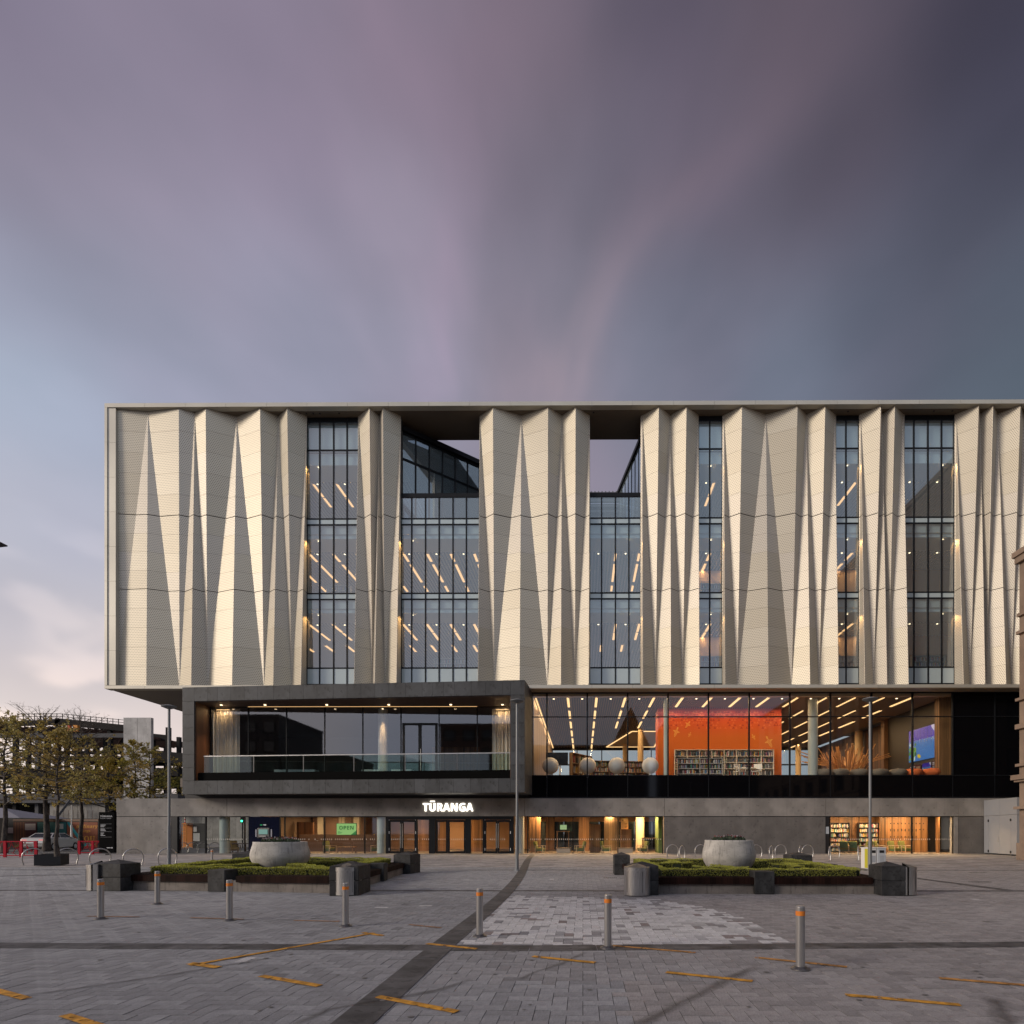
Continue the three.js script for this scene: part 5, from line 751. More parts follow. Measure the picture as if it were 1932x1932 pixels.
function bowl(name, label, x, z, y0, R, H, seed) {
  const t = thing(name, label, 'planter bowl', [x, y0, z], 0, 'pale concrete bowl planters'), prof = [[0, 0], [R * 0.6, 0]];
  for (let k = 0; k <= 16; k++) { const a = k / 16, rr = R * (0.6 + 0.4 * Math.sin(Math.min(1, a / 0.56) * Math.PI / 2) - 0.1 * smooth(0.52, 1, a) ** 1.3); prof.push([rr, H * a]); }
  prof.push([R * 0.86, H], [R * 0.84, H - 0.1], [0, H - 0.1]);
  const g = lathe(prof, 56), uv = g.attributes.uv, p = g.attributes.position; for (let i = 0; i < uv.count; i++) uv.setXY(i, Math.atan2(p.getZ(i), p.getX(i)) * R, p.getY(i)); part('bowl', g, M.concretePale, t);
  const f = thing('flower_clump', label.replace(/^.*bowl/, 'low clump of red and white flowers in the pale bowl'), 'flowers', [x, y0 + H - 0.1, z], 0, 'flowers in the bowl planters'), r = rng(seed);
  scatter('foliage', f, 900, (d, k, q) => { const a = q() * 6.28, l = Math.sqrt(q()) * R * 0.62; d.position.set(Math.cos(a) * l, 0.06 + q() * 0.16 * (1 - l / R), Math.sin(a) * l); d.rotation.set(q() * 2 - 1, q() * 6, q() * 2 - 1); d.scale.setScalar(0.05 + q() * 0.05); }, leafGeo, leafM, r, (c, k, q) => { const s = 0.6 + q(); c.setRGB(0.04 * s, 0.07 * s, 0.03 * s); });
  scatter('petals', f, 120, (d, k, q) => { const a = q() * 6.28, l = Math.sqrt(q()) * R * 0.6; d.position.set(Math.cos(a) * l, 0.17 + q() * 0.1 * (1 - l / R), Math.sin(a) * l); d.rotation.set(q() * 2 - 1, q() * 6, q() * 2 - 1); d.scale.setScalar(0.035 + q() * 0.03); }, leafGeo, leafM, r, (c, k, q, d) => { q() < 0.35 ? c.setRGB(0.22, 0.02, 0.03) : c.setRGB(0.3, 0.27, 0.29); });
}
function bin(label, x, z, turn) {
  const t = thing('corner_bin', label, 'litter bin', [x, 0, z], turn, 'stainless litter bins in the planter corners'), s = M.steel;
  const half = new THREE.CylinderGeometry(0.33, 0.33, 0.62, 30, 1, false, -Math.PI * 0.42, Math.PI * 0.84); half.translate(0, 0.33, 0.02);
  part('shell', half, s, t); const band = new THREE.CylinderGeometry(0.335, 0.335, 0.09, 30, 1, false, -Math.PI * 0.42, Math.PI * 0.84); band.translate(0, 0.685, 0.02); part('rim_band', band, s, t);
  const dr = new THREE.CylinderGeometry(0.337, 0.337, 0.48, 20, 1, true, -0.62, 1.2); dr.translate(0, 0.35, 0.02); part('door', dr, s, t);
  const cap = new THREE.ConeGeometry(0.33, 0.1, 30, 1, false, -Math.PI * 0.42, Math.PI * 0.84); cap.translate(0, 0.78, 0.02); part('lid', cap, M.steelDark, t);
  part('back_plate', bb(-0.33, 0.33, 0.02, 0.74, -0.06, 0.06), M.steel, t);
  for (const q of [-0.66, 0.62]) part('door_seam', bb(-0.003, 0.003, 0.1, 0.62, 0, 0.004).rotateY(0).translate(0, 0, 0.337).rotateY(q).translate(0, 0, 0.02), M.black, t);
}
{
  const fl = [-13.1, -15.75], fr = [-6.25, -14.85], br = [-7.05, -22.5], bl = [-14.0, -23.4];
  const p = planter([fl, fr, br, bl], 'left raised planter bed with basalt corner blocks and dark timber benches', { mids: [[0.45], [0.52], [0.55], [0.42, 0.62]], corners: [{ w: 0.85, d: 0.62 }, { w: 1.12, d: 0.72, turn: 0, x: 0.1 }, { w: 0.95, d: 0.7, turn: Math.PI / 2 }, { w: 1.15, d: 0.7, turn: Math.PI }] });
  const inset = (q, k) => q.map(([x, z]) => [x * k, z * k]), A = inset(p.L, 0.8), h = 0.41, C = [0, 0];
  hedge('clipped box hedge ring with a diagonal cross round the left bowl planter', p, [[A[0], A[1], 0.37, h], [A[1], A[2], 0.37, h], [A[2], A[3], 0.37, h], [A[3], A[0], 0.37, h], [A[0], C, 0.38, h - 0.02], [A[1], C, 0.38, h - 0.02], [A[2], C, 0.38, h - 0.02], [A[3], C, 0.38, h - 0.02]], 41);
  bowl('bowl_planter', 'pale concrete planter bowl standing in the left hedge', X(529.5, 19.1), -19.1, 0.28, 0.92, 1.03, 3);
  bin('stainless litter bin set in the near right corner of the left planter bed', -6.1, -14.56, 0.12); bin('slim litter bin side-on at the near left corner of the left planter bed', -13.5, -15.72, -1.35);
  const q = planter([[1.55, -14.75], [7.95, -14.75], [8.35, -21.9], [1.5, -21.9]], 'right raised planter bed with basalt corner blocks and dark timber benches', { mids: [[0.5], [0.5], [0.42], [0.5]], corners: [{ w: 0.8, d: 0.55 }, { w: 0.75, d: 0.6 }, { w: 0.9, d: 0.8, turn: Math.PI / 2 }, { w: 0.85, d: 0.6, turn: Math.PI }] });
  const B = inset(q.L, 0.82), mid = (a, b, k = 0.5) => [mix(a[0], b[0], k), mix(a[1], b[1], k)];
  hedge('clipped box hedge ring with curling inner rows round the right bowl planter', q, [[B[0], B[1], 0.37, h], [B[1], B[2], 0.37, h], [B[2], B[3], 0.37, h], [B[3], B[0], 0.37, h], [mid(B[0], B[3]), [-1.2, -0.7], 0.34, h], [mid(B[1], B[2]), [1.2, 0.7], 0.34, h], [mid(B[2], B[3], 0.4), [0.8, -1.2], 0.34, h], [mid(B[0], B[1], 0.4), [-0.8, 1.2], 0.34, h], [B[0].map((v) => v * 0.6), mid(B[0], B[1]).map((v) => v * 0.7), 0.32, h], [B[1].map((v) => v * 0.6), mid(B[1], B[2]).map((v) => v * 0.65), 0.32, h], [B[2].map((v) => v * 0.6), mid(B[2], B[3]).map((v) => v * 0.7), 0.32, h], [B[3].map((v) => v * 0.6), mid(B[3], B[0]).map((v) => v * 0.65), 0.32, h]], 43);
  bowl('bowl_planter', 'pale concrete planter bowl standing in the right hedge', X(1375, 18.3), -18.3, 0.28, 0.85, 1.1, 8);
  bin('stainless litter bin set in the near left corner of the right planter bed', 1.4, -14.5, -0.28); bin('slim litter bin side-on at the near right corner of the right planter bed', 8.3, -14.7, 1.3);
}
{ // steel bollards with orange bands
  const h = 0.742, t = thing('steel_bollard', 'tmp', 'bollard', [0, 0, 0], 0, 'steel bollards with orange bands');
  part('post', lathe([[0.052, 0.02], [0.052, h - 0.012], [0.046, h], [0, h]], 28), M.steel, t); part('orange_band', mv(new THREE.CylinderGeometry(0.0535, 0.0535, 0.055, 28, 1, true), 0, h - 0.085, 0), M.orangeBand, t); part('base_flange', lathe([[0.11, 0], [0.11, 0.012], [0.075, 0.018], [0.075, 0.034], [0.053, 0.034]], 28), M.steelDark, t);
  const moss = std(0.03, 0.035, 0.012, 0.95);
  const ls = [[1510, 1829, 'tallest steel bollard with an orange band, nearest and farthest right'], [1147, 1789, 'steel bollard with orange band at the right part of the pale paving patch'], [905, 1767, 'steel bollard with orange band at the left tip of the pale paving patch'], [652, 1748, 'steel bollard with orange band before the bin of the left planter bed'], [433, 1737, 'steel bollard with orange band before the middle block of the left planter bed'], [190, 1734, 'steel bollard with orange band, farthest left, before the left corner block'], [297, 1706, 'steel bollard with orange band close to the left planter bed, nearest its bench'], [400, 1630, 'small far steel bollard with orange band behind the left hedge']];
  ls.forEach(([px, py, l], i) => { const [x, z] = gnd(px, py), o = i ? copyOf(t, [x, 0.004, z], i * 0.7, l, 'steel_bollard') : t; o.position.set(x, 0.004, z); o.userData.label = l; });
}
{ // lamp posts
  const t = thing('lamp_post', 'tmp', 'lamp post', [0, 0, 0], 0, 'tall plaza lamp posts');
  part('pole', [lathe([[0.075, 0], [0.075, 1.9], [0.058, 1.95], [0.052, 7.2]], 20)], M.pole, t); part('base_collar', lathe([[0.12, 0], [0.12, 0.03], [0.08, 0.05]], 20), M.pole, t);
  part('lamp_head', lathe([[0, 7.14], [0.1, 7.16], [0.3, 7.24], [0.3, 7.28], [0.1, 7.34], [0, 7.35]], 32), std(0.16, 0.17, 0.18, 0.5, { metalness: 0.3 }), t); part('access_door', bb(-0.03, 0.03, 0.5, 0.85, 0.07, 0.08), M.pole, t);
  [[319, 1639.5, 1.0, 'tall lamp post left, before the concrete end wall'], [975.5, 1642.5, 1.0, 'tall lamp post in the middle, right of the entrance'], [1641.5, 1643.5, 1.0, 'tall lamp post right, beside the white and yellow bin']].forEach(([px, py, s, l], i) => { const [x, z] = gnd(px, py), o = i ? copyOf(t, [x, 0, z], 0, l, 'lamp_post') : t; o.position.set(x, 0, z); o.userData.label = l; });
}
{ // bike hoops
  const t = thing('bike_hoop', 'tmp', 'bike rack', [0, 0, 0], 0, 'stainless bike hoops'), R = 0.42, H = 0.82, pts = [[-R * 0.86, 0, 0], [-R, 0.3, 0], [-R, H - R, 0]]; for (let k = 1; k < 12; k++) { const a = Math.PI - k * Math.PI / 12; pts.push([Math.cos(a) * R, H - R + Math.sin(a) * R, 0]); } pts.push([R, H - R, 0], [R, 0.3, 0], [R * 0.86, 0, 0]);
  part('hoop', sweep(pts, 0.03, 60, 10), M.steel, t); for (const s of [-1, 1]) part('foot_plate', mv(new THREE.CylinderGeometry(0.06, 0.06, 0.012, 14), s * R * 0.86, 0.006, 0), M.steelDark, t);
  const ls = [[63, 1631.5, 0.95, 'bike hoop left of the boxed street tree'], [127, 1631, 0.95, 'bike hoop right of the boxed street tree'], [189, 1632, 0.95, 'bike hoop behind the left corner block'], [251.5, 1633, 1.05, 'bike hoop before the concrete end wall, left of the lamp post'], [316, 1631, 1.05, 'bike hoop half hidden by the left lamp post'],
    [1269, 1616.5, 0.25, 'large bike hoop first from the left along the dark concrete wall'], [1287, 1621.5, 1.0, 'narrow-looking bike hoop overlapping the first one by the dark wall'], [1322, 1616.5, 0.25, 'bike hoop just left of the right bowl planter'], [1427, 1617, 0.25, 'bike hoop just right of the right bowl planter'], [1455, 1621.5, 1.0, 'narrow-looking bike hoop second right of the right bowl'], [1473, 1617, 0.25, 'large bike hoop third right of the right bowl'], [1510, 1621.5, 1.0, 'narrow-looking bike hoop before the right end of the dark wall'], [1524, 1617.5, 0.25, 'large bike hoop at the right end of the dark concrete wall'], [1574, 1618, 0.25, 'large bike hoop in front of the black pier'], [1565.5, 1624, 1.05, 'narrow-looking bike hoop in front of the black pier'], [1619.5, 1624, 1.05, 'bike hoop next to the white and yellow bin'],
    [345, 1608.3, 0.9, 'far bike hoop behind the corner glass, leftmost'], [363, 1608.3, 0.9, 'far bike hoop behind the corner glass, second from left'], [383, 1608.3, 0.9, 'far bike hoop behind the corner glass at the post'], [405, 1608.3, 0.9, 'far bike hoop behind the corner glass beside the pale column']];
  ls.forEach(([px, py, r, l], i) => { const [x, z] = gnd(px, py), o = i ? copyOf(t, [x, 0, z], r, l, 'bike_hoop') : t; o.position.set(x, 0, z); o.rotation.y = r; o.userData.label = l; });
}
{ // bin by the right lamp post
  const [x, z] = gnd(1647, 1639), t = thing('twin_bin', 'white litter bin with a yellow side standing behind the right lamp post', 'litter bin', [x, 0, z], 0.1), s = 0.5;
  for (const [cx, m, n] of [[-0.2, M.white, 'left_case'], [0.24, std(0.5, 0.53, 0.56, 0.5), 'right_case']]) part('case', rb(cx, 0.47, 0, 0.42, 0.92, 0.55, 0.03), m, t);
  part('yellow_side', bb(-0.428, -0.412, 0.05, 0.9, 0.05, 0.26), std(0.5, 0.46, 0.03, 0.6), t); part('yellow_front', bb(-0.41, -0.34, 0.05, 0.9, 0.276, 0.284), std(0.5, 0.46, 0.03, 0.6), t); for (const cx of [-0.16, 0.24]) { part('opening', rb(cx, 0.78, 0.27, 0.22, 0.12, 0.03, 0.01), M.black, t); part('label_strip', bb(cx - 0.1, cx + 0.1, 0.3, 0.6, 0.276, 0.282), std(0.4, 0.42, 0.45, 0.6), t); }
  part('lid', rb(0.02, 0.945, 0, 0.9, 0.04, 0.58, 0.015), M.white, t); 
}
// ---------------------------------------------------------------- street, trees and buildings beyond the left corner
{
  const road = tag(thing('road'), 'dark street crossing behind the left corner of the plaza', null, null, 'structure');
  part('carriageway', bb(-110, -20, -0.055, -0.02, -66, -43.7), std(0.05, 0.05, 0.052, 0.85, { map: paverMap }), road);
  for (const [x0, x1, z] of [[-64, -45, -53], [-60, -38, -47.2], [-75, -66, -58]]) part('road_marking', bb(x0, x1, -0.02, -0.014, z - 0.08, z + 0.08), std(0.5, 0.5, 0.48, 0.7), road);
  part('far_pavement', bb(-110, -20, -0.055, 0.08, -90, -62), M.concrete, road);
}
const bark = std(0.13, 0.105, 0.088, 0.9, { map: stoneMap });
const sprig = (() => { const l = []; for (let k = 0; k < 5; k++) { const g = leafGeo.clone(); g.scale(0.5, 0.7, 0.5); g.rotateX(0.5 + k * 0.25); g.rotateY(k * 2.4); g.translate(0, k * 0.12, 0); l.push(g); } return mergeGeometries(l); })();
function tree(label, px, Z, base, h, R, o) {
  const t = thing(o.name || 'street_tree', label, 'tree', [X(px, Z), base, -Z]), r = rng(o.seed), tr = [], br = [], tw = [], tips = [];
  const r0 = o.r0 || h * 0.02, lean = (r() - 0.5) * 0.05 * h, pts = [...Array(9)].map((_, k) => new THREE.Vector3(lean * (k / 8) ** 2 + (r() - 0.5) * 0.02 * h * (k > 0), h * 0.93 * k / 8, (r() - 0.5) * 0.02 * h * (k > 0)));
  for (let k = 0; k < 8; k++) tr.push(tube(pts[k], pts[k + 1], mix(r0, r0 * 0.12, (k / 8) ** 0.8) * (k ? 1 : 1.25), mix(r0, r0 * 0.12, ((k + 1) / 8) ** 0.8), 9));
  const n = o.n || 26, y0 = o.y0;
  for (let i = 0; i < n; i++) {
    const f = i / n, yh = mix(y0, 0.92, f ** 0.85) * h, k = Math.min(7, Math.floor(yh / (h * 0.93) * 8)), p = pts[k].clone().lerp(pts[k + 1], yh / (h * 0.93) * 8 - k);
    const a = i * 2.4 + r() * 0.8, len = R * (o.top ? mix(1.0, 0.45, f) : Math.sin(Math.PI * mix(0.3, 0.95, f)) * 1.05) * (0.75 + r() * 0.4), up = mix(o.up || 0.18, 1.1, f ** 2) + (r() - 0.5) * 0.2;
    let q = p.clone(), dir = new THREE.Vector3(Math.cos(a), up, Math.sin(a)).normalize(), rad = r0 * 0.4 * (1 - f * 0.6);
    for (let s = 0; s < 4; s++) {
      const e = q.clone().addScaledVector(dir, len / 4); e.y += (r() - 0.4) * 0.05 * len; br.push(tube(q, e, rad, rad * 0.68, 6)); rad *= 0.68;
      for (let m = 0; m < (s ? 3 : 1); m++) { const b = q.clone().lerp(e, r()), d2 = dir.clone().add(new THREE.Vector3(r() - 0.5, (r() - 0.35) * 0.7, r() - 0.5).multiplyScalar(1.7)).normalize(), l2 = len * (0.16 + r() * 0.2), c = b.clone().addScaledVector(d2, l2); tw.push(tube(b, c, Math.max(rad * 0.5, 0.008), 0.005, 4)); for (let w = 0; w < 2; w++) { const b2 = b.clone().lerp(c, 0.4 + r() * 0.5), c2 = b2.clone().add(new THREE.Vector3(r() - 0.5, (r() - 0.3) * 0.6, r() - 0.5).multiplyScalar(l2 * 1.1)); tw.push(tube(b2, c2, 0.007, 0.004, 3)); tips.push([b2, c2, yh / h]); } tips.push([b, c, yh / h]); }
      q = e; dir.add(new THREE.Vector3((r() - 0.5) * 0.35, (r() - 0.45) * 0.25, (r() - 0.5) * 0.35)).normalize();
    }
  }
  part('trunk', tr, bark, t); part('branches', br, bark, t); part('twigs', tw, bark, t, 'stuff');
  const leafy = tips.filter((q) => q[2] < (o.bare || 2) + (r() - 0.5) * 0.1), C = o.c || [0.1, 0.1, 0.02];
  if (leafy.length) scatter('crown', t, o.leaves || 5000, (d, k, q) => { const s = leafy[Math.floor(q() * leafy.length)], p = s[0].clone().lerp(s[1], q() ** 0.7), j = o.j || 0.1; d.position.set(p.x + (q() - 0.5) * j, p.y + (q() - 0.5) * j * 0.7, p.z + (q() - 0.5) * j); d.rotation.set(q() * 6.3, q() * 6.3, q() * 6.3); d.scale.setScalar((o.ls || 0.12) * (0.6 + q() * 0.8)); }, sprig, leafM, r, (c, k, q, d) => { const s = (0.55 + q() * 0.8) * (0.7 + 0.6 * fbm(d.position.x * 0.9 + 5, d.position.y * 0.9 + d.position.z * 0.4, 3)), w = fbm(d.position.x * 0.5, d.position.z * 0.5 + 3, 2); c.setRGB(C[0] * s * (0.8 + w * 0.5), C[1] * s, C[2] * s); });
}
tree('young street tree with spring leaves growing out of the black cube planter', 108.5, 26.6, 0.5, 6.0, 3.0, { seed: 3, y0: 0.42, n: 30, r0: 0.1, leaves: 3000, ls: 0.1, c: [0.38, 0.31, 0.075], up: 0.08, j: 0.14 });
tree('tall tree with a bare twiggy top behind the silver car', 88, 50, 0, 13.3, 4.6, { seed: 7, y0: 0.36, n: 34, r0: 0.27, leaves: 1300, bare: 0.58, ls: 0.17, c: [0.34, 0.27, 0.075], j: 0.3, up: 0.1 });
tree('tall dark-trunked tree with a bare top left of the concrete tower', 153, 53, 0, 13.6, 4.3, { seed: 11, y0: 0.4, n: 34, r0: 0.2, leaves: 1000, bare: 0.5, ls: 0.16, c: [0.34, 0.28, 0.07], j: 0.3, up: 0.1 });
tree('leafy tree at the left edge above the grey marquee', 8, 46, 0, 11.6, 4.6, { seed: 17, y0: 0.34, n: 32, r0: 0.22, leaves: 1700, ls: 0.16, c: [0.36, 0.3, 0.075], j: 0.3 });
tree('small yellow-green tree in front of the concrete tower', 257, 54, 0, 11.2, 2.6, { seed: 23, y0: 0.34, n: 26, r0: 0.15, leaves: 1100, ls: 0.15, c: [0.36, 0.31, 0.05], j: 0.2 });
tree('low spreading yellow-green tree right of the concrete tower', 286, 55, 0, 10.4, 3.4, { seed: 29, y0: 0.3, n: 24, r0: 0.17, leaves: 1300, ls: 0.15, c: [0.36, 0.31, 0.05], j: 0.2 });
tree('bright yellow-green tree with drooping branches left of the concrete tower', 205, 52, 0, 8.6, 3.6, { seed: 37, y0: 0.42, n: 22, r0: 0.16, leaves: 2300, ls: 0.15, c: [0.42, 0.34, 0.04], j: 0.25 });
{ // black cube planter
  const [x, z] = gnd(98, 1633), t = thing('cube_planter', 'black cube planter box holding the young street tree', 'planter', [x, 0, z], 0.42), w = 1.0, m = phy(0.03, 0.031, 0.034, 0.7, { specularIntensity: 0.4 });
  for (const [a, b, c, d] of [[-w / 2, w / 2, w / 2 - 0.05, w / 2], [-w / 2, w / 2, -w / 2, -w / 2 + 0.05], [-w / 2, -w / 2 + 0.05, -w / 2 + 0.051, w / 2 - 0.051], [w / 2 - 0.05, w / 2, -w / 2 + 0.051, w / 2 - 0.051]]) part('side', bb(a, b, 0.03, 0.57, c, d), m, t);
  part('soil', bb(-w / 2 + 0.05, w / 2 - 0.05, 0.3, 0.52, -w / 2 + 0.05, w / 2 - 0.05), std(0.04, 0.055, 0.015, 0.95), t); part('fork_slot', bb(0.05, 0.4, 0.06, 0.14, w / 2, w / 2 + 0.004), M.black, t);
}
{ // silver car seen from behind
  const Z = 54, t = thing('parked_car', 'silver saloon car with lit red tail lights on the street behind the red fence', 'car', [X(100, Z), -0.02, -Z], 0.23), paint = phy(0.55, 0.54, 0.5, 0.35, { metalness: 0.3, clearcoat: 1, clearcoatRoughness: 0.08 });
  const prof = [[-2.3, 0.36], [-2.36, 0.62], [-2.3, 0.9], [-2.2, 0.98], [-1.55, 1.03], [-1.5, 1.03], [1.05, 0.98], [2.0, 0.82], [2.28, 0.68], [2.34, 0.5], [2.26, 0.26], [1.75, 0.24]];
  const arch = (cx) => [...Array(9)].map((_, k) => { const a = k / 8 * Math.PI; return [cx + 0.37 * Math.cos(a), 0.3 + 0.37 * Math.sin(a)]; });
  const sh = new THREE.Shape([...prof, ...arch(1.38), [-1.0, 0.22], ...arch(-1.38).map(([a, b]) => [a, b]), [-1.76, 0.24]].map(([a, b]) => new THREE.Vector2(a, b)));
  const body = new THREE.ExtrudeGeometry(sh, { depth: 1.56, bevelEnabled: true, bevelSize: 0.07, bevelThickness: 0.09, bevelSegments: 4 }); body.translate(0, 0, -0.78); body.rotateY(Math.PI / 2); part('body', body, paint, t);
  // front points to -z after the turn: x -> -z
  const loft = (lo, hi, y0, y1) => { const A = [[-lo[2], lo[0]], [lo[2], lo[0]], [lo[2], lo[1]], [-lo[2], lo[1]]], B = [[-hi[2], hi[0]], [hi[2], hi[0]], [hi[2], hi[1]], [-hi[2], hi[1]]]; const v = (p, y) => [p[0], y, p[1]]; const out = []; for (let i = 0; i < 4; i++) { const j = (i + 1) % 4; out.push(slab3([v(A[i], y0), v(B[i], y1), v(B[j], y1), v(A[j], y0)], 0.01)); } out.push(slab3([v(B[0], y1), v(B[3], y1), v(B[2], y1), v(B[1], y1)], 0.02)); return out; };
  const cab = loft([-1.2, 1.72, 0.8], [-0.35, 1.0, 0.6], 0.96, 1.42); part('cabin', cab, phy(0.012, 0.014, 0.017, 0.08, { specularIntensity: 0.45 }), t);
  part('roof', (() => { const g = rb(0, 1.42, 0.33, 1.22, 0.06, 1.42, 0.03, 3); return g; })(), paint, t);
  for (const s of [-1, 1]) for (const [za, zb, zc, zd] of [[-0.35, -1.22, -0.28, -1.1], [1.0, 1.72, 0.93, 1.62], [0.35, 0.42, 0.43, 0.5]]) part('pillar', bar([s * 0.615, 1.43, za], [s * 0.815, 0.97, zb], 0.06, 0.05), paint, t);
  for (const s of [-1, 1]) { for (const z of [-1.38, 1.38]) { const w = mv(new THREE.CylinderGeometry(0.31, 0.31, 0.2, 28).rotateZ(Math.PI / 2), s * 0.76, 0.31, z), o = part('wheel', w, M.rubber, t); const c = new THREE.CylinderGeometry(0.2, 0.2, 0.03, 20).rotateZ(Math.PI / 2); c.translate(s * 0.865, 0.31, z); mesh('rim', c, M.steel, o); }
    part('tail_light', rb(s * 0.6, 0.83, 2.31, 0.42, 0.15, 0.14, 0.03), glow(0.75, 0.03, 0.02, 1), t); part('wing_mirror', rb(s * 0.93, 1.02, -0.85, 0.16, 0.12, 0.1, 0.03), paint, t); part('headlight', rb(s * 0.62, 0.66, -2.27, 0.36, 0.14, 0.12, 0.03), M.white, t); }
  part('number_plate', bb(-0.24, 0.24, 0.6, 0.72, 2.375, 2.385), M.white, t); part('bumper', rb(0, 0.47, 2.3, 1.66, 0.22, 0.2, 0.06), paint, t); part('boot_seam', bb(-0.75, 0.75, 0.735, 0.745, 2.36, 2.375), M.black, t); part('bumper', rb(0, 0.42, -2.28, 1.6, 0.22, 0.16, 0.06), paint, t);
  t.scale.setScalar(1.13);
}
{ // red cut-out fences
  const red = phy(0.3, 0.006, 0.02, 0.7, { specularIntensity: 0.25 }), mk = (label, px0, px1, Z, posts, seed, h) => {
    const x0 = X(px0, Z), x1 = X(px1, Z), t = thing('red_fence', label, 'fence', [(x0 + x1) / 2, 0, -Z], 0, 'red cut-out metal fences'), w = x1 - x0, r = rng(seed);
    part('top_rail', bb(-w / 2, w / 2, h - 0.06, h, -0.025, 0.025), red, t); part('bottom_rail', bb(-w / 2, w / 2, 0.1, 0.16, -0.025, 0.025), red, t);
    for (const p of posts) { const x = X(p, Z) - (x0 + x1) / 2; part('post', bb(x - 0.09, x + 0.09, 0, h + 0.01, -0.04, 0.04), red, t); }
    const b = []; for (let k = 0; k < w * 12; k++) { const x = (r() - 0.5) * w, y = 0.16 + r() * (h - 0.3), a = (r() - 0.5) * 2.6 + 1.57, l = 0.25 + r() * 0.45, cx = clamp(x + Math.cos(a) * l, -w / 2, w / 2), cy = clamp(y + Math.sin(a) * l, 0.14, h - 0.06); b.push(bar([x, y, 0], [cx, cy, 0.001 * (k % 3)], 0.035, 0.016)); } part('cut_out_pattern', b, red, t, 'stuff');
  };
  mk('red cut-out metal fence at the left edge in front of the silver car', -30, 70, 37, [-20, 9.5, 40, 68], 5, 1.08); mk('red cut-out metal fence between the car and the black sign pylon', 148, 192, 42.2, [149.5, 175], 6, 1.02);
}
{ // black pylon
  const Z = 41, x0 = X(190, Z), x1 = X(217, Z), w = x1 - x0, t = thing('sign_pylon', 'tall black sign pylon with white lettering beside the concrete end wall', 'sign', [(x0 + x1) / 2, 0, -Z], 0.12), h = EYE + (CY - 1532) * Z / FOC;
  part('slab', rb(0, h / 2 + 0.08, 0, w, h - 0.16, 0.22, 0.01), phy(0.004, 0.004, 0.004, 0.9, { specularIntensity: 0.2 }), t); part('foot', bb(-0.12, 0.12, 0, 0.1, -0.08, 0.08), M.black, t);
  const c = canvasTex(256, 768, (c, W, H) => { c.fillStyle = '#0b0b0c'; c.fillRect(0, 0, W, H); c.fillStyle = '#d8d8d8'; c.font = 'bold 44px sans-serif'; c.fillText('TŪRANGA', 16, 92); c.font = '23px sans-serif'; c.fillText('CENTRAL LIBRARY', 17, 124); for (const y of [220, 300, 366, 470]) c.fillRect(22, y, 190, 2); for (let k = 0; k < 3; k++) { c.fillRect(22, 236 + k * 18, 90 - k * 14, 9); c.fillRect(22, 312 + k * 17, 70 + k * 10, 8); } c.fillRect(22, 390, 60, 10); c.fillRect(22, 412, 44, 10); c.fillRect(22, 436, 80, 10); c.fillRect(128, 668, 66, 16); c.beginPath(); c.arc(216, 676, 14, 0, 7); c.fill(); });
  const g = new THREE.PlaneGeometry(w * 0.96, h - 0.2); g.translate(0, h / 2 + 0.08, 0.114); part('sign_print', g, phy(0.8, 0.8, 0.8, 0.9, { map: c, specularIntensity: 0.2 }), t);
}
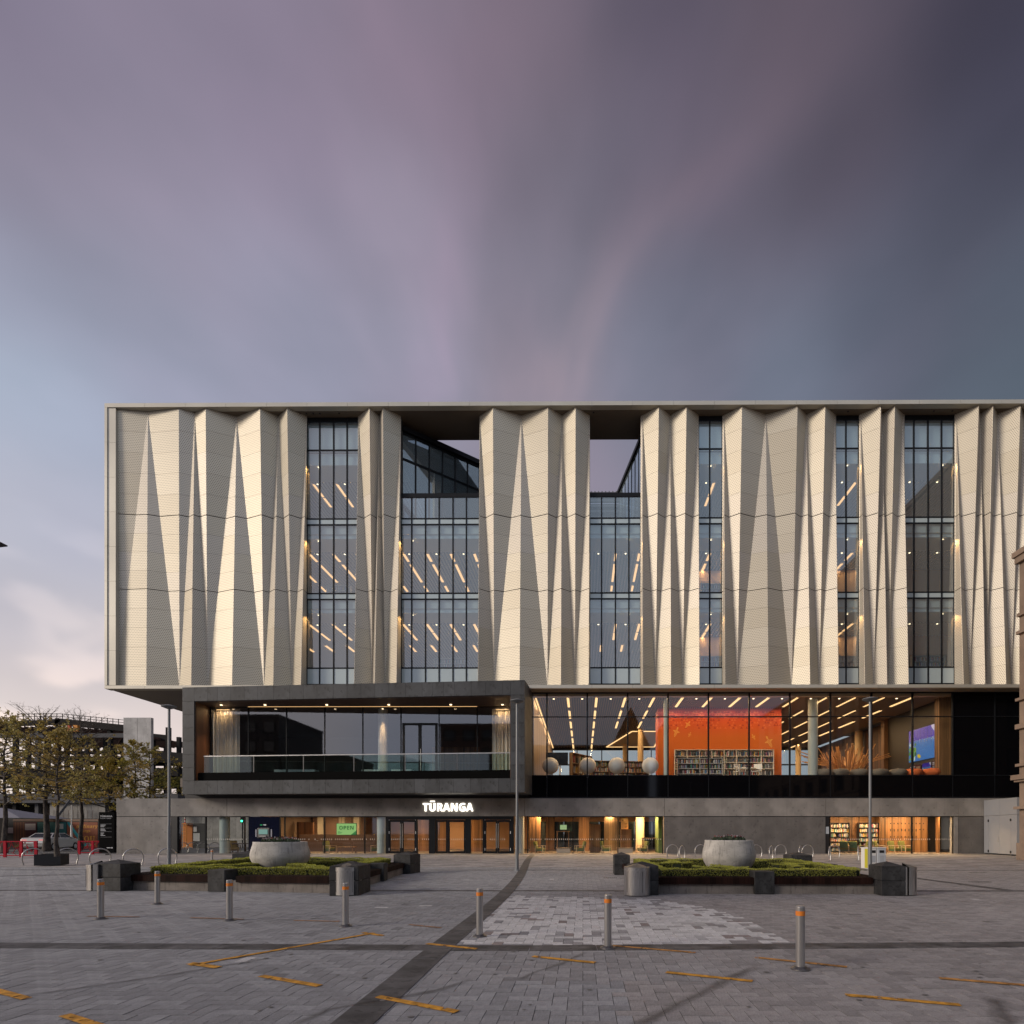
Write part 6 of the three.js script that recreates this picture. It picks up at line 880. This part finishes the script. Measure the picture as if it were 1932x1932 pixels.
{ // painted hoarding
  const Z = 60, y0 = 0.08, yt = EYE + (CY - 1544) * Z / FOC, xx = (p) => X(p, Z), t = thing('site_hoarding', 'long black hoarding with painted panels behind the silver car', 'hoarding', [xx(100), 0, -Z]);
  const ox = xx(100), P = (a, b, m, d = 0.03, y1 = yt - 0.35) => bb(xx(a) - ox + 0.03, xx(b) - ox - 0.03, y0, y1, 0, d);
  for (let k = 0; k < 13; k++) part('board', bb(xx(12 + k * 14) - ox, xx(26 + k * 14) - ox - 0.01, 0, yt, -0.08, -0.01), std(0.02, 0.02, 0.022, 0.7), t);
  part('top_rail', bb(xx(25) - ox, xx(186) - ox, yt - 0.32, yt - 0.08, 0, 0.04), std(0.2, 0.13, 0.09, 0.8), t);
  const pr = (a, b, draw) => { const g = new THREE.PlaneGeometry(xx(b) - xx(a) - 0.06, yt - 0.4 - y0); g.translate((xx(a) + xx(b)) / 2 - ox, (yt - 0.4 + y0) / 2, 0.02); part('painted_panel', g, std(1, 1, 1, 0.7, { map: canvasTex(256, 224, draw) }), t); };
  pr(25, 70, (c, w, h) => { c.fillStyle = '#4a2a22'; c.fillRect(0, 0, w, h); for (let i = 0; i < 9; i++) { c.fillStyle = i % 2 ? '#7a4a2c' : '#5c3420'; c.fillRect(i * 15, 0, 13, h); } c.fillStyle = '#4a2024'; c.fillRect(140, 0, 120, h); c.fillStyle = '#8a6a3a'; c.beginPath(); c.moveTo(0, h); c.quadraticCurveTo(90, h - 60, 190, h - 70); c.lineTo(200, h); c.fill(); c.fillStyle = '#b8aca4'; c.fillRect(128, 14, 116, 56); });
  pr(70.5, 126, (c, w, h) => { c.fillStyle = '#155a58'; c.fillRect(0, 0, w, h); c.strokeStyle = '#0e4442'; c.lineWidth = 3; for (let i = 0; i < 14; i++) { c.beginPath(); c.moveTo(0, i * 17); c.bezierCurveTo(80, i * 17 + 10, 170, i * 17 - 10, w, i * 17 + 4); c.stroke(); } c.fillStyle = '#a8a8a0'; c.fillRect(170, 14, 60, 46); c.fillStyle = '#2e8a84'; c.beginPath(); c.moveTo(w, 100); c.lineTo(w, h); c.lineTo(210, h); c.fill(); });
  pr(126.5, 185, (c, w, h) => { c.fillStyle = '#7c3f20'; c.fillRect(0, 0, w, h); c.fillStyle = '#1f7f80'; for (let i = 0; i < 9; i++) { c.beginPath(); c.ellipse(20 + i * 13, 20 + i * 20, 26, 13, 0.9, 0, 7); c.fill(); } c.fillStyle = '#3aa0a0'; for (let i = 0; i < 8; i++) { c.beginPath(); c.ellipse(28 + i * 14, 30 + i * 19, 13, 4, 1.1, 0, 7); c.fill(); } c.fillStyle = '#c08a24'; c.font = 'italic bold 40px serif'; c.fillText('ordinary', 74, 52); c.font = 'italic bold 30px serif'; c.fillText('things', 100, 88); c.font = 'bold 62px serif'; c.fillText('YOU', 96, 168); c.fillStyle = '#1f7f80'; c.fillRect(140, 186, 90, 26); c.fillStyle = '#c08a24'; c.font = 'bold 30px serif'; c.fillText('are', 186, 210); });
  part('notice', bb(xx(14) - ox, xx(25) - ox, 1.6, 2.2, 0, 0.02), std(0.4, 0.34, 0.33, 0.7), t);
}
{ // marquee
  const Z = 58, t = thing('marquee', 'grey pitched marquee roof at the left edge above the hoarding', 'marquee', [X(0, Z), 0, -Z]), W = 9.5, g = (y) => y;
  const a = [-5, EYE + (CY - 1524) * Z / FOC], b = [4.6, EYE + (CY - 1544) * Z / FOC];
  part('roof_slope', slab3([[-9, b[1], 2.5], [4.6, b[1], 2.5], [0.3, a[1], 0], [-9, a[1], 0]], 0.03), std(0.17, 0.17, 0.2, 0.8), t); part('roof_slope', slab3([[4.6, b[1], 2.5], [4.6, b[1], -3.5], [0.3, a[1], 0]], 0.03), std(0.17, 0.17, 0.2, 0.8), t); part('valance', bb(-9, 0.5, b[1] - 0.45, b[1] - 0.02, 2.5, 2.53), std(0.4, 0.4, 0.4, 0.8), t);
  part('wall_cloth', bb(-6, 0.4, 0, b[1] - 0.35, 1.6, 1.64), std(0.36, 0.36, 0.36, 0.8), t); for (const x of [-3, 0.3]) part('pole', tube([x, 0, 1.8], [x, b[1] - 0.3, 1.8], 0.05), M.white, t);
}
{ // thin pole
  const Z = 56, t = thing('thin_pole', 'thin white pole behind the silver car in front of the painted hoarding', 'pole', [X(135, Z), 0, -Z]); part('shaft', lathe([[0.09, 0], [0.09, 2.4], [0.05, 2.45], [0.045, 4.4], [0, 4.41]], 12), M.white, t); part('base', lathe([[0.2, 0], [0.2, 0.04], [0.1, 0.06]], 12), M.steelDark, t);
}
{ // steel frame under construction
  const Z = 80, s = FOC / Z, t = thing('steel_frame_building', 'building under construction of dark steel beams and precast walls behind the trees', 'building', [X(140, Z), 0, -Z - 8]), ox = X(140, Z), xx = (p) => X(p, Z) - ox, yy = (p) => EYE + (CY - p) / s, dk = phy(0.02, 0.019, 0.019, 0.8, { specularIntensity: 0.2 }), rst = std(0.1, 0.05, 0.03, 0.8), gal = phy(0.08, 0.08, 0.085, 0.7, { specularIntensity: 0.3 });
  for (const z of [8, 0, -9]) for (const p of [-50, -10, 30, 72, 110, 147, 208, 262, 318]) { const top = p < 160 ? 1364 : 1372; part('column', bb(xx(p) - 0.25, xx(p) + 0.25, 0, yy(top + (z < 0 ? 4 : 0)), z - 0.25, z + 0.25), p === 72 ? gal : dk, t); }
  for (const z of [8.3, 0, -9]) { part('beam', bar([xx(-60), yy(1368), z], [xx(120), yy(1362), z], 0.5, 0.7), dk, t); part('beam', bar([xx(110), yy(1361), z], [xx(240), yy(1374), z], 0.5, 0.9), dk, t); part('beam', bar([xx(235), yy(1420), z], [xx(350), yy(1432), z], 0.5, 1.6), dk, t); }
  for (const [y, h, z] of [[1388, 0.6, 8.4], [1404, 0.5, 0], [1400, 0.5, -9], [1418, 0.4, 0]]) part('beam', bb(xx(-60), xx(240), yy(y) - h / 2, yy(y) + h / 2, z - 0.2, z + 0.2), z > 5 ? gal : dk, t);
  for (const [y, h] of [[1453, 0.9], [1498, 1.3]]) part('deck', bb(xx(-60), xx(345), yy(y) - h, yy(y), -14, 9), y === 1453 ? dk : gal, t);
  part('deck', bb(xx(-60), xx(235), yy(1410), yy(1408), -14, -2), dk, t); part('rear_screen', bb(xx(-60), xx(345), yy(1450), yy(1412), -16, -15.5), dk, t);
  for (let k = 0; k < 24; k++) part('roof_joist', bar([xx(-50 + k * 12), yy(1371 + (k > 12 ? (k - 12) * 0.6 : 0)), 8], [xx(-50 + k * 12), yy(1375), -9], 0.14, 0.3), rst, t);
  for (let k = 0; k < 6; k++) part('brace', bar([xx(-40 + k * 42), yy(1403), 0.3], [xx(-20 + k * 42), yy(1372), 0.3], 0.18, 0.18), rst, t);
  // rails and standards of the scaffold on the roof
  for (let k = 0; k < 20; k++) { const p = 40 + k * 10.5, y = 1362 + Math.max(0, p - 120) * 0.1; part('scaffold_post', tube([xx(p), yy(y), 8.5], [xx(p), yy(y - 16), 8.5], 0.05, 0.05, 5), dk, t); }
  for (const q of [5, 10, 15]) { part('scaffold_rail', tube([xx(40), yy(1362 - q), 8.5], [xx(120), yy(1362 - q), 8.5], 0.04, 0.04, 5), dk, t); part('scaffold_rail', tube([xx(120), yy(1362 - q), 8.5], [xx(240), yy(1374 - q), 8.5], 0.04, 0.04, 5), dk, t); }
  for (let k = 0; k < 8; k++) part('precast_wall', bb(xx(99 + k * 13), xx(112 + k * 13) - 0.03, 0, yy(1500), 8, 8.4), std(0.36, 0.34, 0.31, 0.9, { map: concreteMap }), t);
  for (let k = 0; k < 10; k++) part('starter_bar', tube([xx(104 + k * 9), yy(1545), 8.9], [xx(104 + k * 9), yy(1529), 8.9], 0.03, 0.03, 4), rst, t);
  part('raking_prop', bar([xx(132), yy(1560), 11], [xx(152), yy(1500), 9], 0.25, 0.25), gal, t); part('shroud', bb(xx(-60), xx(60), 0, yy(1502), 4, 4.2), dk, t);
  for (let k = 0; k < 10; k++) part('precast_wall', bb(xx(300 + k * 22), xx(322 + k * 22) - 0.03, 0, yy(1530), 6, 6.4), std(0.42, 0.4, 0.37, 0.9, { map: concreteMap }), t);
  part('orange_hoist_box', bb(xx(139), xx(143), yy(1384), yy(1370), 8.6, 9), std(0.5, 0.1, 0.03, 0.7), t); part('orange_hoist_box', bb(xx(152), xx(160), yy(1382), yy(1370), 8.8, 9.2), std(0.6, 0.24, 0.03, 0.7), t);
  // planted bank on its edge
  const hb = thing('green_bank', 'long strip of green shrubs along the deck right of the concrete tower', 'hedge', [X(320, 74), 0, -74]), r = rng(77), hx = (p) => X(p, 74) - X(320, 74), hy = (p) => EYE + (CY - p) * 74 / FOC;
  part('stems', bb(hx(288), hx(350), hy(1486), hy(1476), -1.4, 0.2), std(0.02, 0.025, 0.01, 0.95), hb); scatter('foliage', hb, 2600, (d, k, q) => { d.position.set(mix(hx(286), hx(350), q()), hy(mix(1484, 1469, q() ** 0.8)), -1.5 + q() * 2); d.rotation.set(q() * 6, q() * 6, q() * 6); d.scale.setScalar(0.22 + q() * 0.2); }, leafGeo, leafM, r, (c, k, q) => { const s = 0.6 + q() * 0.8; c.setRGB(0.16 * s, 0.16 * s, 0.03 * s); });
}
{ // concrete lift tower
  const Z = 68, t = thing('concrete_tower', 'pale plain concrete tower of two tall panels behind the library corner', 'tower', [X(259, Z), 0, -Z]), w = X(285, Z) - X(233, Z), h = EYE + (CY - 1353) * Z / FOC, m = std(0.62, 0.61, 0.6, 0.9, { map: concreteMap, bumpMap: concreteBump, bumpScale: 0.004 });
  part('concrete_panel', bb(-w / 2, -0.02, 0, h, -0.4, 0), m, t); part('concrete_panel', bb(0.02, w / 2, 0, h, -0.4, 0), m, t);
}
{ // things seen through the corner glass
  const Z = 60, t = thing('hoist_cage', 'orange wire hoist cage with a red and white chain seen through the corner glass', 'cage', [X(349, Z), 0, -Z]), o = std(0.7, 0.24, 0.02, 0.6);
  for (const x of [-0.5, 0, 0.5]) for (const z of [-0.5, 0.5]) part('post', bb(x - 0.035, x + 0.035, 0, 2.6, z - 0.035, z + 0.035), o, t);
  for (let k = 0; k < 7; k++) for (const z of [-0.5, 0.5]) part('bar', bb(-0.5, 0.5, 0.15 + k * 0.4, 0.2 + k * 0.4, z - 0.02, z + 0.02), o, t);
  part('mesh_sheet', bb(-0.46, 0.46, 0.1, 2.5, -0.46, -0.44), std(0.5, 0.16, 0.02, 0.7), t); part('roof_plate', rb(0, 2.62, 0, 1.1, 0.08, 1.1, 0.02), o, t); for (let k = 0; k < 5; k++) part('chain_link', mv(new THREE.CylinderGeometry(0.06, 0.06, 0.15, 8), 0, 2.74 + k * 0.16, 0), k % 2 ? M.white : std(0.5, 0.03, 0.03, 0.6), t);
  const b = thing('notice_board', 'black board with two white notices seen through the corner glass', 'notice board', [X(375, Z), 0, -Z]); part('board', bb(-0.65, 0.65, 0, 2.65, -0.05, 0), M.black, b); part('paper', bb(-0.55, -0.2, 1.75, 2.3, 0, 0.01), M.white, b); part('paper', bb(-0.58, 0.1, 0.75, 1.6, 0.002, 0.01), M.white, b);
  const tl = thing('traffic_light', 'traffic light showing green seen through the corner glass', 'traffic light', [X(457.5, Z), 0, -Z]); part('pole', tube([0, 0, 0], [0, 2.9, 0], 0.06), M.black, tl); part('housing', rb(0, 3.2, 0, 0.34, 0.95, 0.25, 0.04), M.black, tl); for (let k = 0; k < 3; k++) part(k ? 'lamp' : 'green_lamp', mv(new THREE.CylinderGeometry(0.11, 0.11, 0.03, 16).rotateX(Math.PI / 2), 0, 2.9 + k * 0.3, 0.14), k ? M.rubber : glow(0.05, 1, 0.45, 2), tl);
}
// ---------------------------------------------------------------- right neighbour, service wall, shelter, buildings across the square
{
  const m = std(0.34, 0.25, 0.19, 0.85, { map: concreteMap }), Z = 33.8, x0 = X(1919.5, Z), t = thing('old_masonry_building', 'old beige masonry building with moulded string courses at the right edge', 'building', [x0, 0, -Z]);
  const yy = (p) => EYE + (CY - p) * Z / FOC, D = 30, win = [];
  part('wall', bb(0.12, 14, 0, yy(1060), 0, D), m, t);
  const course = (a, b, out) => part('string_course', [bb(-out, 0.12, yy(b), yy(a), -out, D), bb(0.121, 14, yy(b), yy(a), -out, 0)], m, t);
  course(1044, 1054, 0.2); course(1054.2, 1066, 0.1); course(1160, 1166, 0.03); course(1193, 1199, 0.06); course(1319, 1324, 0.08); course(1368, 1377, 0.09); course(1442, 1447, 0.08); course(1463, 1472, 0.24); course(1472.2, 1476, 0.12); course(1522, 1527, 0.14); course(1590, 1622, 0.04);
  for (let k = 0; k < 7; k++) for (const [a, b] of [[1100, 1155], [1215, 1310], [1385, 1438], [1482, 1518]]) { const z = 3 + k * 3.8, f = part('window', bb(0.06, 0.118, yy(b), yy(a), z, z + 1.5), std(0.12, 0.09, 0.07, 0.7), t); mesh('pane', bb(0.02, 0.055, yy(b) + 0.1, yy(a) - 0.1, z + 0.1, z + 1.4), phy(0.02, 0.025, 0.03, 0.06), f); }
  for (let k = 0; k < 6; k++) part('pilaster', bb(-0.06, 0.119, yy(1440), yy(1068), 1 + k * 3.8, 1.7 + k * 3.8), m, t);
}
{ // grey metal service wall with a pair of doors
  const A = [X(1856.5, 43.42), -43.42], B = [X(1918.5, 39.6), -39.6], L = Math.hypot(B[0] - A[0], B[1] - A[1]), u = [(B[0] - A[0]) / L, (B[1] - A[1]) / L], t = thing('service_wall', 'grey metal clad service wall with a pair of flush doors beside the old building', 'wall', [A[0], 0, A[1]], -Math.atan2(u[1], u[0])), m = std(0.3, 0.31, 0.335, 0.5, { map: perfBig });
  part('upper_panel', bb(0, L * 0.5 - 0.006, 2.93, 4.12, -0.3, 0), m, t); part('upper_panel', bb(L * 0.5 + 0.006, L, 2.93, 4.12, -0.3, 0), m, t);
  const c = [0, 0.15, 0.49, 0.83, 1]; for (let k = 0; k < 4; k++) part(k === 1 || k === 2 ? 'door' : 'side_panel', bb(L * c[k] + 0.008, L * c[k + 1] - 0.008, 0.1, 2.91, -0.3, -0.005 - (k % 2) * 0.002), m, t);
  for (const k of [0.15, 0.83]) for (const y of [0.25, 2.55]) part('hinge', rb(L * k, y, 0.02, 0.1, 0.18, 0.06, 0.01), M.black, t); part('handle', tube([L * 0.46, 0.95, 0.03], [L * 0.46, 1.35, 0.03], 0.015), M.steel, t); part('base_gap', bb(0.05, L, 0, 0.1, -0.25, -0.05), M.black, t); for (const k of [0.15, 0.83]) part('foot', bb(L * k - 0.04, L * k + 0.04, 0, 0.1, -0.04, 0.03), M.steelDark, t);
}
{ // shelter roof whose corner just enters on the left
  const Z = 9, x1 = X(14.5, Z), y = EYE + (CY - 1027) * Z / FOC, t = thing('shelter', 'dark flat shelter roof whose pointed corner enters at the left edge', 'shelter', [x1 - 2.5, 0, -6.5]), d = std(0.03, 0.03, 0.033, 0.6);
  const tip = 2.5, s = new THREE.Shape([[tip, 0.02], [tip, -0.03], [tip - 0.9, -0.3], [-2.5, -0.3], [-2.5, 0.42], [tip - 0.9, 0.42]].map(([a, b]) => new THREE.Vector2(a, b * 0.36))), g = new THREE.ExtrudeGeometry(s, { depth: 4.5, bevelEnabled: false }); g.translate(0, y, -2.5); part('roof', g, d, t);
  for (const [x, z] of [[-2, -1.6], [-2, 1.4]]) part('post', tube([x, 0, z], [x, y - 0.1, z], 0.07), d, t);
}
// buildings on the other side of the square, behind the viewer; they show as dark shapes in the library's glass
function block(label, x0, x1, z0, z1, h, m, nx, ny, gable) {
  const t = thing('far_building', label, 'building', [(x0 + x1) / 2, 0, z0]), w = x1 - x0, d = z1 - z0, gl = phy(0.03, 0.035, 0.045, 0.05);
  part('wall', bb(-w / 2, w / 2, 0, h, 0, d), m, t); if (!gable) part('parapet', bb(-w / 2 - 0.15, w / 2 + 0.15, h, h + 0.6, -0.15, d), m, t);
  else part('roof', upright([[-w / 2 - 0.4, h], [w / 2 + 0.4, h], [0, h + gable]], 0.2, d), std(0.05, 0.05, 0.055, 0.7), t);
  for (let i = 0; i < nx; i++) for (let j = 0; j < ny; j++) { const cx = mix(-w / 2, w / 2, (i + 0.5) / nx), cy = mix(1.5, h, (j + 0.5) / ny), f = part('window', bb(cx - w / nx * 0.32, cx + w / nx * 0.32, cy - h / ny * 0.3, cy + h / ny * 0.3, -0.05, -0.005), M.mullion, t); mesh('pane', bb(cx - w / nx * 0.27, cx + w / nx * 0.27, cy - h / ny * 0.25, cy + h / ny * 0.25, -0.08, -0.055), gl, f); }
}
block('dark office block behind the viewer, tallest of those across the square', -84, -64, 30, 50, 26, std(0.06, 0.055, 0.055, 0.8), 5, 6);
block('lower stone block next to the tall office block behind the viewer', -63.5, -50, 30, 46, 17.5, std(0.1, 0.085, 0.075, 0.8), 4, 4);
block('brown brick block behind the viewer with a flat parapet', -30, -14, 30, 48, 24, std(0.09, 0.06, 0.05, 0.85), 4, 6);
block('stone hall with a steep gable behind the viewer', 6.2, 13.8, 30, 60, 19.5, std(0.12, 0.1, 0.085, 0.85), 3, 3, 8.5);
block('low stone range behind the viewer beside the gabled hall', -13.5, 5.9, 34, 50, 20, std(0.1, 0.09, 0.08, 0.85), 5, 3);
block('long stone block with tall windows behind the viewer on the right side of the square', 17.6, 78, 30, 48, 25, std(0.1, 0.075, 0.06, 0.85), 9, 4);
block('tall hotel block standing behind the old masonry building out of view on the right', 37.5, 60, -31.5, -2, 39, std(0.16, 0.12, 0.09, 0.85), 6, 8);
renderer.render(scene, camera);
